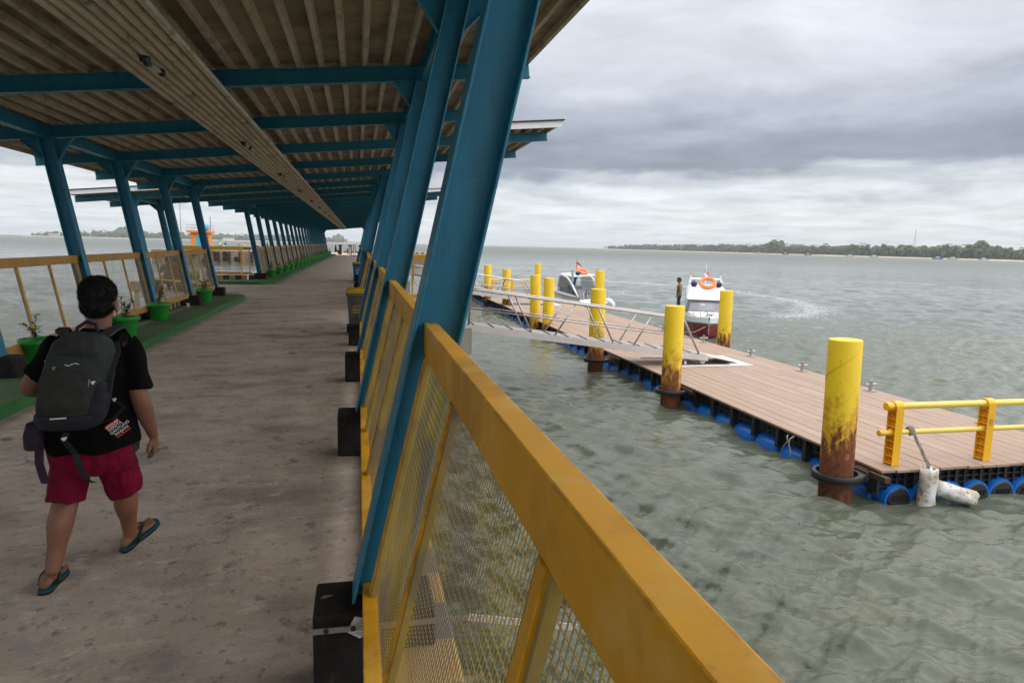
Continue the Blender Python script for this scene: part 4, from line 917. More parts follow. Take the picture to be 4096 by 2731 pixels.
v, f_ = quad_panel([(-.78, 3.8, 1.15), (.78, 3.8, 1.15), (.70, 3.5, 1.98), (-.70, 3.5, 1.98)], .012); MB().add(v, f_).build('windscreen', glass_t, b2_)
for s_ in (1, -1):
    arch = [(s_ * .98, .35, .72), (s_ * .97, .8, 1.15), (s_ * .95, 1.3, 1.60), (s_ * .92, 1.9, 1.95), (s_ * .90, 2.6, 2.08)]
    MB().tube(arch, [.06, .07, .07, .07, .06], 8).build('side_arch', whitegel, b2_, smooth=True)
    v, f_ = quad_panel([(s_ * 1.0, 1.1, .80), (s_ * .98, 3.4, .95), (s_ * .88, 3.3, 1.98), (s_ * .90, 2.5, 2.02), (s_ * .94, 1.75, 1.78)], .015); MB().add(v, f_).build('side_window', glass_t, b2_)
    v, f_ = quad_panel([(s_ * 1.035, .2, .62), (s_ * 1.02, 3.6, .80), (s_ * .985, 3.5, .97), (s_ * .99, .9, .80)], .02); MB().add(v, f_).build('side_deck', whitegel, b2_)
    MB().bar((s_ * .92, 1.15, 1.70), (s_ * 1.02, 1.0, 2.55), .16, .04, up=(0, 1, 0)).build('roof_post', greyint, b2_)
    MB().tube([(s_ * .7, -.05, .5), (s_ * .7, .1, 1.0), (s_ * .35, .15, 1.02), (s_ * .35, .05, .5)], .018, 7).build('stern_rail', white, b2_, smooth=True)
v, f_ = quad_panel([(.15, 3.45, 1.2), (.42, 3.45, 1.2), (.62, 3.2, 2.0), (.38, 3.2, 2.0)], .05); MB().add(v, f_).build('inner_pillar', bluebin, b2_)
MB().tube([(-.9, 2.0, 2.3), (-.9, 3.2, 2.45), (.9, 3.2, 2.45), (.9, 2.0, 2.3)], .014, 6).build('roof_rail', steel, b2_)
MB().loft([[(-.95, -.55, .18), (.95, -.55, .18), (.95, -.55, .30), (-.95, -.55, .30)], [(-1.0, -.01, .18), (1.0, -.01, .18), (1.0, -.01, .32), (-1.0, -.01, .32)]]).build('swim_step', whitegel, b2_, bevel=.04)
MB().tube([(1.02, -.05, .45), (1.06, -.5, .42), (1.08, -.9, .2), (1.06, -.95, -.1)], [.13, .15, .14, .10], 12).build('fender_bar', whitegel, b2_, smooth=True)
MB().tube([(0, 2.2, 2.2), (0, 2.2, 3.15)], .02, 8).build('flag_pole', lampblack, b2_)
MB().tube([(0, 2.2, 2.45), (0, 2.2, 2.75)], .05, 8).build('pole_wrap', orange, b2_)
fl = flag_mesh().build('flag', [red, whitecloth], b2_, smooth=True); fl.location = (.03, 2.2, 3.02); fl.rotation_euler = (0, R(28), R(-5))
mwb2 = Matrix.Translation((15.72, 44.6, ZW)) @ Euler((0, R(-3), R(11))).to_matrix().to_4x4()
rg2 = copy_tree(rg); rg2.matrix_world = mwb2 @ Matrix.Translation((.15, 1.7, 2.34)) @ Matrix.Rotation(R(-72), 4, 'X') @ Matrix.Scale(.85, 4); rg2['label'] = 'orange life ring propped on the hard top of the open-backed boat'
rg['group'] = rg2['group'] = 'life rings on the boats'
t_ = thing('buoy', 'dark buoy at the rear edge of the hard top of the open-backed boat', 'buoy'); t_.matrix_world = mwb2 @ Matrix.Translation((-.42, 1.3, 2.27)); MB().ell((0, 0, 0), (.22, .15, .14)).build('ball', navy, t_, smooth=True); MB().lathe([(.03, .13), (.03, .17), (0, .17)], 8).build('eye', navy, t_)
# outrigger with a rower far out
cn = thing('canoe', 'small dark canoe far out on the open water before the right island', 'canoe', (300, 520, ZW), rz=R(60))
MB().loft([[(x * w_, y, z) for x, z in ((-1, .45), (-.6, .0), (.6, .0), (1, .45))] for y, w_ in ((-3.5, .05), (-2.5, .35), (0, .5), (2.5, .35), (3.5, .05))]).build('hull', white, cn); MB().tube([(1.6, -2.5, .1), (1.6, 2.5, .1)], .08, 6).build('outrigger', timber_dark, cn)

# ================================================================== ISLANDS
def island(coast, inland, hts, seed, name, dens, big=()):
    """coast: polyline of shore points (x, y); a low strip of sand and ground behind it and a wood on top"""
    r = random.Random(seed); n = len(coast); mb = MB(); V = []
    dirs = []
    for i in range(n):
        a, b = Vector(coast[max(i - 1, 0)]), Vector(coast[min(i + 1, n - 1)]); d = (b - a).normalized(); nn = Vector((-d.y, d.x))
        if nn.dot(Vector(coast[i])) < 0: nn = -nn
        dirs.append(nn)
    prof = [(-6, ZW - .6, 0), (3, ZW + .3, 0), (14, ZW + 1.3, 0), (24, ZW + 2.2, 1), (inland, ZW + 3.0, 1), (inland + 60, ZW - 1, 1)]
    for i in range(n):
        for o_, z, _ in prof:
            p = Vector(coast[i]) + dirs[i] * (o_ if 0 < i < n - 1 else o_ * .5); V.append((p.x, p.y, z))
    F = [(i * 6 + q, i * 6 + q + 1, (i + 1) * 6 + q + 1, (i + 1) * 6 + q) for i in range(n - 1) for q in range(5)]
    mb.add(V, F); mb.m = [0 if f_[0] % 6 < 2 else 1 for f_ in F]
    o = mb.build('island', [sand, terrain_m], smooth=True); o['kind'] = 'structure'
    base = MB().ell((0, 0, 0), (1, 1, 1), u=7, v=5); bv = np.array(base.v); bf = base.f
    wv, wf = [], []; off = 0
    def blob(c, rx, rz):
        nonlocal off
        j = np.array([[r.uniform(.68, 1.3)] for _ in range(len(bv))]); p = bv * j * np.array([rx * r.uniform(.8, 1.25), rx * r.uniform(.8, 1.25), rz]) + np.array(c)
        wv.extend(map(tuple, p)); wf.extend(tuple(q + off for q in f_) for f_ in bf); off += len(bv)
    def palm(x, y, z, h):
        nonlocal off
        lean = Vector((r.uniform(-.15, .15) * h, r.uniform(-.15, .15) * h, h)); b = Vector((x, y, z)); t_ = b + lean
        q = [b + Vector((.3, 0, 0)), b + Vector((-.3, 0, 0)), t_ + Vector((-.2, 0, 0)), t_ + Vector((.2, 0, 0)), b + Vector((0, .3, 0)), b - Vector((0, .3, 0)), t_ - Vector((0, .2, 0)), t_ + Vector((0, .2, 0))]
        wv.extend(map(tuple, q)); wf.extend([tuple(off + k for k in f_) for f_ in ((0, 1, 2, 3), (4, 5, 6, 7))]); off += 8
        for k in range(9):
            a = k * .7 + r.uniform(0, .5); L_ = h * .28 + 1.4; d = Vector((math.cos(a), math.sin(a), 0)); s_ = Vector((-math.sin(a), math.cos(a), 0)) * .75
            pts = [t_, t_ + d * L_ * .5 + Vector((0, 0, .9 * r.uniform(.3, 1.2))), t_ + d * L_ - Vector((0, 0, r.uniform(.4, 2.2)))]
            q = [pts[0] + s_ * .3, pts[0] - s_ * .3, pts[1] - s_, pts[1] + s_, pts[2] + s_ * .2, pts[2] - s_ * .2]
            wv.extend(map(tuple, q)); wf.extend([(off, off + 1, off + 2, off + 3), (off + 3, off + 2, off + 5, off + 4)]); off += 6
    tot = 0
    for i in range(n - 1):
        a, b = Vector(coast[i]), Vector(coast[i + 1]); L_ = (b - a).length; h0, h1 = hts[i], hts[i + 1]
        for _ in range(int(L_ * dens)):
            t_ = r.random(); u = r.random(); dd = 24 + (inland - 34) * u * u; nn = dirs[i].lerp(dirs[i + 1], t_); p = a.lerp(b, t_) + nn * dd
            hh = (h0 + (h1 - h0) * t_) * r.uniform(.55, 1.05) * (.84 + .18 * (.5 + .5 * mnoise.noise(Vector((p.x * .012, p.y * .012, seed))))); z = ZW + 2.
            if r.random() < .22: palm(p.x, p.y, z, hh * 1.0); continue
            rx = hh * r.uniform(.22, .42); 
            for _k in range(r.randint(2, 4)):
                blob((p.x + r.uniform(-.7, .7) * rx, p.y + r.uniform(-.7, .7) * rx, z + hh * r.uniform(.40, .80)), rx * r.uniform(.55, .95), hh * r.uniform(.18, .30))
            blob((p.x, p.y, z + hh * .25), rx * .8, hh * .3)
    me = bpy.data.meshes.new(name); me.from_pydata(wv, [], wf); me.materials.append(wood_far); o = bpy.data.objects.new(name, me); COL.objects.link(o); o['kind'] = 'stuff'
    return o
def at_px(az_x, dist): return (dist * math.sin(az_x), dist * math.cos(az_x))
# right island runs from a far tip towards the right foreground
tip = [at_px(R(19.6), 2350), at_px(R(22), 2150), at_px(R(26), 1800), at_px(R(30), 1560), at_px(R(34), 1350), at_px(R(38), 1180), at_px(R(42), 1060), at_px(R(46), 980), at_px(R(52), 900), at_px(R(60), 850)]
island(tip, 190, [9, 17, 18, 18.5, 18, 18, 17.5, 17, 16.5, 16.5], 11, 'island_woodland', .85)
lft = [at_px(R(-22.9), 2300), at_px(R(-21.5), 2200), at_px(R(-19), 2120), at_px(R(-16.5), 2080), at_px(R(-12), 2080), at_px(R(-8), 2200), at_px(R(-3.5), 2450), at_px(R(-.5), 2650)]
island(lft, 150, [5, 15, 19, 22, 19, 20, 23, 17], 23, 'island_woodland', .70)
far = [at_px(R(-1.2), 5200), at_px(R(0.5), 5300), at_px(R(3), 5600)]
island(far, 200, [14, 12, 5], 5, 'island_woodland', .10)
def far_tree(label, x, y, h, w_, seed, palm=False):
    r = random.Random(seed); t_ = thing('island_tree', label, 'tree', (x, y, ZW + 2)); MB().tube([(0, 0, -.5), (0, 0, h * .5)], [.9, .6], 7).build('trunk', timber_dark, t_)
    mb = MB()
    for _ in range(26):
        a = r.uniform(0, 6.28); q = r.random() ** .5; c = Vector((math.cos(a) * q * w_ * .4, math.sin(a) * q * w_ * .4, h * r.uniform(.32, .92) * (1 - .12 * q))); rr_ = w_ * r.uniform(.10, .2)
        m0 = len(mb.v); mb.ell(c, (rr_, rr_, rr_ * .8), u=7, v=5); mb.v[m0:] = [tuple(c + (Vector(v) - c) * r.uniform(.7, 1.35)) for v in mb.v[m0:]]
    mb.build('crown', wood_far, t_)
p = at_px(R(33.4), 1375 + 60); far_tree('tall dark tree clump standing above the right island, near the middle of its shore', *p, 26, 34, 3)
p = at_px(R(46.6), 985 + 40); far_tree('dark spiky broad tree on the right island close to the right edge', *p, 20.5, 26, 4)
p = at_px(R(-16.9), 2080 + 60); far_tree('tall tree above the left island beside the far mast', *p, 31, 42, 6)
p = at_px(R(-1.6), 2600 + 50); far_tree('rounded tree at the end of the left island', *p, 27, 46, 8)
def mast(label, x, y, h):
    t_ = thing('radio_mast', label, 'mast', (x, y, ZW + 2)); mb = MB()
    for k in range(3):
        a = k * 2.094; mb.tube([(2.2 * math.cos(a), 2.2 * math.sin(a), -1), (.4 * math.cos(a), .4 * math.sin(a), h)], .15, 5)
    for q in range(1, 14):
        f_ = q / 14; rr_ = 2.2 - 1.8 * f_; mb.tube([(rr_ * math.cos(k * 2.094), rr_ * math.sin(k * 2.094), h * f_) for k in range(3)], .12, 4, closed=True)
    mb.build('lattice', steel, t_)
mast('thin lattice radio mast rising from the right island wood', *at_px(R(42.8), 1200), 40); mast('thin radio mast rising from the left island wood', *at_px(R(-17.2), 2220), 46)
for i, (az, d, w_, h_, lb) in enumerate(((26.6, 1830, 26, 12, 'pale two-storey house on the hill near the tip of the right island'), (28.0, 1760, 12, 11, 'small pale block beside the two-storey house on the right island'), (42.4, 1075, 14, 6, 'brown thatched hut on the beach of the right island'), (-21.0, 2175, 26, 3.5, 'long pale roof among trees near the tip of the left island'), (-11.5, 2075, 24, 7, 'white beach building on the left island behind the jetty'), (-9.8, 2090, 30, 6, 'low white beach building on the left island farther right'))):
    x, y = at_px(R(az), d + 26); t_ = thing('beach_house', lb, 'house', (x, y, ZW + 2), rz=-R(az)); mwl = stem_m if 'thatch' in lb else greyint if 'pale' in lb else fascia_m
    zz = 8 if 'hill' in lb or 'block' in lb else 0
    MB().bbox((-w_ / 2, 0, -1), (w_ / 2, 8, h_ + zz * .3)).build('wall', mwl, t_); MB().loft([[(-w_ / 2 - 1, -1, h_ + zz * .3 + .02), (w_ / 2 + 1, -1, h_ + zz * .3 + .02), (w_ / 2 + 1, 9, h_ + zz * .3 + .02), (-w_ / 2 - 1, 9, h_ + zz * .3 + .02)], [(-w_ / 2 + 2, 3.5, h_ + zz * .3 + 2.5), (w_ / 2 - 2, 3.5, h_ + zz * .3 + 2.5), (w_ / 2 - 2, 4.5, h_ + zz * .3 + 2.5), (-w_ / 2 + 2, 4.5, h_ + zz * .3 + 2.5)]]).build('roof', stem_m if 'pale' not in lb else concrete, t_)
    mb = MB()
    for q in range(int(w_ / 4)): mb.bbox((-w_ / 2 + 1 + q * 4, -.05, h_ * .35), (-w_ / 2 + 2.6 + q * 4, .02, h_ * .7))
    mb.build('windows', darkgrey, t_)['kind'] = 'stuff'
bs = [(47.0, 975, floatblue), (45.2, 985, white), (44.3, 1000, floatblue), (40.3, 1085, white), (38.7, 1135, white), (35.8, 1255, tancloth), (34.2, 1325, darkgrey), (32.2, 1415, white)]
for i, (az, d, m_) in enumerate(bs):
    x, y = at_px(R(az), d); t_ = thing('beached_boat', '%s small boat along the right island shore, counted from the right edge of the picture' % ORD[i], 'boat', (x, y, ZW + .1), rz=R(-az + 75), group='boats along the right island shore')
    MB().loft([[(xx * w_, yy, zz) for xx, zz in ((-1.3, 1.5), (-.8, 0), (.8, 0), (1.3, 1.5))] for yy, w_ in ((-6, .1), (-4, .8), (0, 1), (4, .8), (6, .1))]).build('hull', m_, t_); MB().bbox((-.9, -2, 1.4), (.9, 2, 2.9)).build('cabin', fascia_m, t_)

# ================================================================== JETTY: hut, lamp post, tyres, fenders, railings
h = thing('harbour_hut', 'orange block hut with a cyan door and a railed flat roof on the jetty', 'hut', (-26.6, 126.6, -.02))
MB().bbox((-1.35, 0, 0), (1.55, 2.8, 2.92)).build('wall', orangew, h, bevel=.02); MB().bbox((-1.85, -.5, 2.925), (1.95, 3.3, 3.32)).build('roof_slab', orangew, h, bevel=.02)
MB().bbox((-.45, -.03, .02), (.45, -.003, 2.35)).build('door', cyan_m, h)
mb = MB(); 
for x in [-1.8 + .3 * q for q in range(13)]: mb.bbox((x - .015, -.46, 3.321), (x + .015, -.43, 4.22))
for z in (3.72, 4.2): mb.bbox((-1.85, -.465, z), (1.95, -.425, z + .05)); mb.bbox((-1.85, 3.2, z), (1.95, 3.24, z + .05))
for x in [-1.8 + .5 * q for q in range(8)]: mb.bbox((x - .015, 3.205, 3.321), (x + .015, 3.235, 4.22))
mb.build('roof_railing', greyint, h); MB().lathe([(.42, 3.322), (.45, 4.0), (.3, 4.35), (.1, 4.4), (0, 4.4)], 16, (.9, 1.4, 0)).build('water_tank', cyan_m, h, smooth=True); MB().tube([(1.6, 1.5, 3.322), (1.6, 1.5, 5.7)], .05, 6).build('aerial', darkgrey, h)
lp = thing('lamp_post', 'tall grey street lamp with a single arm beside the orange hut', 'street lamp', (-29.5, 127, -.02)); MB().tube([(0, 0, 0), (0, 0, 8.2)], [.09, .055], 8).build('pole', steel, lp); MB().tube([(0, 0, 7.4), (.5, 0, 7.75), (1.9, 0, 8.05)], .04, 6).build('arm', steel, lp); MB().bbox((1.75, -.14, 7.98), (2.3, .14, 8.1)).build('lamp_head', greyint, lp)
cb = thing('overhead_cable', 'thin cable sagging from the street lamp towards the canopy', 'cable'); MB().tube([(-27.6 + 22 * t_, 127 - 20 * t_, 7.6 - 3.4 * t_ - 2.2 * t_ * (1 - t_)) for t_ in [q / 12 for q in range(13)]], .012, 5).build('wire', darkgrey, cb)
ty = None
for i, (x, z) in enumerate(((-23.75, -.45), (-23.75, -1.25), (-22.05, -.5), (-22.05, -1.3), (-20.25, -1.35), (-15.6, -.6), (-13.9, -.6), (-26.9, -.6), (-28.8, -.6))):
    lb = '%s old tyre hung on the jetty wall, counted from the orange hut' % ORD[i]
    if ty is None:
        ty = thing('tyre', lb, 'tyre', (x, 123.84, z), group='tyres on the jetty wall'); MB().tube([(.27 * math.cos(a), 0, .27 * math.sin(a)) for a in [2 * math.pi * k / 18 for k in range(18)]], .15, 8, closed=True).build('rubber', tyre_m, ty, smooth=True); MB().lathe([(.10, -.06), (.13, -.05), (.13, .05), (.10, .06)], 12, (0, 0, 0), 'y').build('inner_rim', lampblack, ty)
    else: c = copy_tree(ty); c.location = (x, 123.84, z); c['label'] = lb
fp = None
for i, x in enumerate((-23.1, -21.4, -19.65, -17.8, -16.0, -14.2, -12.4, -10.6, -8.8, -25, -27.4)):
    lb = '%s dark upright fender post on the jetty wall' % ORD[i]
    if fp is None:
        fp = thing('fender_post', lb, 'fender post', (x, 123.9, 0), group='fender posts on the jetty wall'); MB().bbox((-.19, -.12, -1.95), (.19, .10, -.15)).build('timber', timber_dark, fp, bevel=.02); MB().bbox((-.10, -.135, -1.8), (.10, -.121, -.3)).build('face_strip', rubber, fp)
    else: c = copy_tree(fp); c.location = (x, 123.9, 0); c['label'] = lb
t_ = thing('mooring_bollard', 'black mushroom bollard on the jetty left of the orange hut', 'bollard', (-29.0, 125, -.02)); MB().lathe([(.22, 0), (.16, .15), (.16, .45), (.42, .5), (.45, .62), (.35, .72), (0, .74)], 14).build('body', tyre_m, t_, smooth=True)
for i, (x, lb) in enumerate(((-23.6, 'pale tube railing on the jetty beside the man in a white shirt'), (-18.4, 'pale tube railing on the jetty right of the standing child'))):
    t_ = thing('tube_railing', lb, 'railing', (x, 125.5, -.02)); MB().tube([(0, 0, .95), (2.2, 0, .95)], .02, 5).build('top_tube', greyint, t_); [MB().tube([(q * .44, 0, 0), (q * .44, 0, .93)], .014, 5).build('baluster', greyint, t_) for q in range(6)]
# end of the pier: gate posts, trolley poles
for x, y, lb, m_ in ((-2.75, 108.2, 'dark gate post at the far end of the left flower pots', timber_dark), (-1.35, 108.6, 'grey gate pillar in the middle of the far end of the walkway', greyint)):
    t_ = thing('gate_post', lb, 'post', (x, y, .002)); MB().bbox((-.2, -.2, 0), (.2, .2, 1.32)).build('pillar', m_, t_, bevel=.02); MB().bbox((-.3, -.3, 1.323), (.3, .3, 1.5)).build('cap', darkgrey, t_, bevel=.02)
for i, (x, y) in enumerate(((-.95, 95.5), (-.72, 97), (-.5, 99))):
    t_ = thing('barrier_pole', '%s slim dark barrier pole on a foot near the far end of the walkway' % ORD[i], 'pole', (x, y, .002), group='barrier poles'); MB().tube([(0, 0, .06), (0, 0, 1.45)], .045, 8).build('pole', darkgrey, t_); MB().lathe([(.24, 0), (.22, .05), (.05, .09), (0, .09)], 14).build('foot', bluebin, t_, smooth=True); MB().ell((0, 0, 1.5), (.07, .07, .09)).build('knob', darkgrey, t_)
for x, lb in ((-2.2, 'low pipe barrier near the far end kerb, left of the grey pillar'), (-.9 - 1.0, 'low pipe barrier near the far end kerb, next to the grey pillar')):
    t_ = thing('pipe_barrier', lb, 'barrier', (x, 118, .002)); MB().tube([(0, 0, 0), (0, 0, .75), (.05, 0, .8), (.75, 0, .8), (.8, 0, .75), (.8, 0, 0)], .03, 6).build('pipe', darkgrey, t_); MB().bbox((.3, -.05, .0), (.5, .05, .77)).build('plate', timber_dark, t_)

# ================================================================== BINS, POTS, LITTER ON THE WALKWAY
def wheelie(label, x, y, rz, body, lid, txt):
    b = thing('wheelie_bin', label, 'bin', (x, y, .003), rz=rz)
    def rr_(z, hx, hy, r_=.05):
        out = []
        for cx_, cy_, a0 in ((hx - r_, hy - r_, 0), (-hx + r_, hy - r_, 90), (-hx + r_, -hy + r_, 180), (hx - r_, -hy + r_, 270)):
            out += [(cx_ + r_ * math.cos(R(a0 + q * 30)), cy_ + r_ * math.sin(R(a0 + q * 30)), z) for q in range(4)]
        return out
    MB().loft([rr_(.02, .175, .20), rr_(.06, .185, .21), rr_(.80, .225, .255), rr_(.82, .25, .28), rr_(.875, .252, .282), rr_(.88, .235, .265), rr_(.86, .22, .25)]).build('body', body, b, smooth=True, autosmooth=35)
    MB().loft([rr_(.882, .25, .285), rr_(.915, .25, .285), rr_(.95, .225, .25, .07), rr_(.958, .19, .2, .07)]).build('lid', lid, b, smooth=True, autosmooth=35)
    mb = MB(); mb.bbox((-.12, -.305, .925), (.12, -.27, .945)); mb.bbox((-.10, -.05, .955), (.10, .16, .972)); mb.build('lid_handle', lid, b, bevel=.006)
    for s_ in (-1, 1): MB().lathe([(.03, -.025), (.095, -.022), (.10, -.01), (.10, .01), (.095, .022), (.03, .025)], 18, (s_ * .215, .22, .10), 'x').build('wheel', rubber, b, smooth=True, autosmooth=40)
    mb = MB()
    for q in range(5): mb.bbox((-.20 + q * .095, -.262 - .008, .64), (-.185 + q * .095, -.235, .81))
    mb.build('rib', body, b); MB().bbox((-.05, -.245, .015), (.05, -.205, .10)).build('pedal', lid, b, bevel=.01)
    mb = MB(); yv = -.245
    tilt = lambda z: -.213 - (z - .06) * .0605
    if txt == 'icon':
        def stroke(x0, z0, x1, z1, w_=.012): mb.bar((x0, tilt(z0) - .003, z0), (x1, tilt(z1) - .003, z1), w_, .003, up=(0, -1, 0))
        for s_ in ((-.075, .50, .075, .50), (-.075, .68, .075, .68), (-.075, .50, -.075, .68), (.075, .50, .075, .68), (.02, .53, .03, .64), (.03, .60, -.02, .57), (.02, .58, .05, .53), (-.045, .53, -.045, .57), (-.06, .57, -.03, .57)): stroke(*s_)
        for q, w_ in enumerate((.05, .075, .07, .075)): stroke(-w_, .44 - q * .045, w_, .44 - q * .045, .018)
        for q in range(4):
            mb.build
        mb.build('sign_print', white, b)
    else:
        rr2 = random.Random(4)
        for row, z in enumerate((.60, .53, .47)):
            xx = -.12
            while xx < .12 - (.1 if row == 2 else 0):
                w_ = rr2.uniform(.012, .024)
                for _ in range(2): mb.bar((xx + rr2.uniform(0, .012), tilt(z) - .004, z), (xx + w_ * rr2.uniform(.2, 1), tilt(z + .04) - .004, z + rr2.uniform(.012, .042)), .008, .002, up=(0, -1, 0))
                xx += w_ + .008
        mb.build('stencil', ylid, b)
    return b
wheelie('grey wheelie bin with a yellow lid and faded yellow stencil beside the right columns', -.02, 14.72, R(2), greyplastic, ylid, 'stencil')
wheelie('blue wheelie bin with a yellow lid and white litter sign farther along the walkway', -.06, 35.0, R(-3), bluebin, ylid, 'icon')
def pot(label, x, y, seed, first):
    r = random.Random(seed); t_ = thing('potted_plant', label, 'potted plant', (x, y, .137), group='green flower pots along the left kerb')
    if first is None:
        MB().lathe([(.0, 0), (.155, 0), (.165, .02), (.205, .30), (.207, .305), (.245, .315), (.25, .345), (.243, .375), (.225, .378), (.215, .36), (.205, .33), (0, .33)], 36).build('pot', potg, t_, smooth=True, autosmooth=32)
        MB().lathe([(.206, .333), (.12, .345), (.0, .352)], 20).build('soil', soil, t_, smooth=True)
    else:
        for ch in kids(first):
            if ch.name.split('.')[0] in ('pot', 'soil'): c = ch.copy(); COL.objects.link(c); c.parent = t_
    mb = MB(); mbs = MB()
    for s_ in range(r.randint(2, 4)):
        a = r.uniform(0, 6.28); lean = r.uniform(.03, .16); hh = r.uniform(.22, .46); base = Vector((r.uniform(-.05, .05), r.uniform(-.05, .05), .34))
        pth = [base + Vector((math.cos(a) * lean * q * q, math.sin(a) * lean * q * q, hh * q)) for q in (0, .33, .66, 1.)]
        mbs.tube(pth, [.007, .006, .005, .003], 5)
        for q in range(34):
            f_ = .15 + .85 * q / 33; i0 = min(2, int(f_ * 3)); p = pth[i0].lerp(pth[i0 + 1], f_ * 3 - i0); b = r.uniform(0, 6.28); d = Vector((math.cos(b), math.sin(b), r.uniform(.1, .9))).normalized(); L_ = r.uniform(.06, .125); w_ = Vector((-math.sin(b), math.cos(b), 0)) * r.uniform(.011, .017)
            m1 = p + d * L_ * .5; e = p + d * L_ - Vector((0, 0, L_ * r.uniform(.05, .35)))
            mb.add([p, m1 + w_, e, m1 - w_], [(0, 1, 2, 3)])
    mbs.build('stem', stem_m, t_); tag(mb.build('leaves', leaf, t_), kind='stuff')
    return t_
p0_ = pot('first green flower pot along the left kerb, partly hidden by the walking man', -4.33, 10.55, 1, None)
for i, (x, y) in enumerate([(-4.12, 13.45), (-4.28, 16.25), (-4.30, 20.9)] + [(-4.2 + .005 * q, 35.4 + 3.42 * q) for q in range(21)]):
    pot('%s green flower pot along the left kerb, counted from the camera' % ORD[i + 1], x, y, 10 + i, p0_)
t_ = thing('paper_cup', 'white paper cup with pink dots standing on the green kerb', 'cup', (-4.36, 19.15, .138)); MB().lathe([(.03, 0), (.042, .115), (.039, .115), (.028, .01), (0, .01)], 14).build('cup_wall', whitecloth, t_, smooth=True)
mb = MB(); [mb.ell((.039 * math.cos(a), .039 * math.sin(a), z), (.010, .010, .010), u=6, v=4) for a, z in ((-1.2, .07), (-1.9, .04), (-1.6, .09), (-.7, .04), (-2.4, .08))]; mb.build('dot_print', maroon, t_)
t_ = thing('snack_tube', 'crumpled red and white snack tube lying by the nearest left footing', 'litter', (-4.34, 10.0, .165), rz=R(4)); MB().tube([(-.11, 0, 0), (-.02, 0, .002), (.10, .01, 0)], .032, 12).build('tube', paper, t_, smooth=True, autosmooth=40); MB().tube([(-.112, 0, 0), (-.085, 0, 0)], .0335, 12).build('end_band', red, t_); MB().tube([(.0, .0, .0), (.05, .005, 0)], .0335, 12).build('label_print', red, t_)
# flat bar bolted across the nearest footing, with tucked leaflets and a dry leaf
t_ = thing('steel_bar', 'flat steel bar bolted across the nearest black footing and out over the water', 'bar', (0, 2.742, .33)); MB().bbox((-.20, -.006, -.012), (.45, .0, .012)).build('bar', steel, t_); MB().bar((.45, -.003, 0), (.95, -.003, -.10), .006, .03, up=(0, 0, 1)).build('outer_bar', alu, t_)
for x in (-.145, -.035): MB().lathe([(.0, -.014), (.007, -.013), (.007, -.007), (.012, -.0065), (.012, -.0055)], 8, (x, 0, 0), 'y').build('bolt', rust_m, t_)
for i, (pts, lb) in enumerate((([(-.047, .345), (-.028, .385), (.0, .375), (.03, .36), (.04, .338)], 'white printed leaflet sticking up behind the steel bar on the nearest footing'), ([(-.064, .318), (-.008, .284), (.035, .318)], 'white printed leaflet hanging below the steel bar on the nearest footing'))):
    t_ = thing('leaflet', lb, 'paper', (0, 2.7385, 0)); V = [(x, -.004 * (q % 2), z) for q, (x, z) in enumerate(pts)]; n = len(V); MB().add(V + [(a, b + .0012, c) for a, b, c in V], [tuple(range(n)), tuple(range(2 * n - 1, n - 1, -1))] + [(q, n + q, n + (q + 1) % n, (q + 1) % n) for q in range(n)]).build('sheet', paper, t_)
    mb = MB(); z0 = .352 if i == 0 else .311
    for q in range(3): mb.box((-.012 + .006 * q, -.0058, z0 + (.008 * q if i == 0 else -.006 * q)), (.035 - .008 * q, .0008, .0016))
    mb.build('print', ink, t_)
t_ = thing('dry_leaf', 'curled dry leaf lying on top of the nearest black footing', 'leaf', (-.148, 2.90, .393), rz=R(20)); MB().add([(-.03, 0, 0), (-.01, -.012, .004), (.03, 0, .002), (-.01, .012, .006), (-.03, 0, .0015), (-.01, -.012, .0055), (.03, 0, .0035), (-.01, .012, .0075)], [(0, 1, 2, 3), (7, 6, 5, 4), (0, 4, 5, 1), (1, 5, 6, 2), (2, 6, 7, 3), (3, 7, 4, 0)]).build('blade', jetty_m, t_)
# yellow bench on the left landing, a broken concrete dolphin in the water
t_ = thing('bench', 'low yellow plank bench standing across the left landing', 'bench', (-6.4, 26.95, 0), rz=math.atan2(25.1 - 28.8, 7.85 - 4.93)); MB().bbox((-2.3, -.22, .37), (2.3, .22, .42)).build('seat', yellow, t_, bevel=.008); MB().bbox((-2.3, -.2, .24), (2.3, -.14, .368)).build('apron', timber_dark, t_)
for x in (-2.0, 0, 2.0): MB().bbox((x - .06, -.13, .0), (x + .06, .16, .369)).build('leg', timber_dark, t_)
t_ = thing('concrete_dolphin', 'broken concrete block on a thin post in the water, seen through the left mesh', 'dolphin', (-13.4, 46, ZW)); o = MB().bbox((-.25, -.25, .75), (.25, .25, 1.38)).build('block', jetty_m, t_, bevel=.05); MB().lathe([(.16, -2), (.14, .749)], 12, (.06, 0, 0)).build('post', concrete, t_, smooth=True, autosmooth=40)

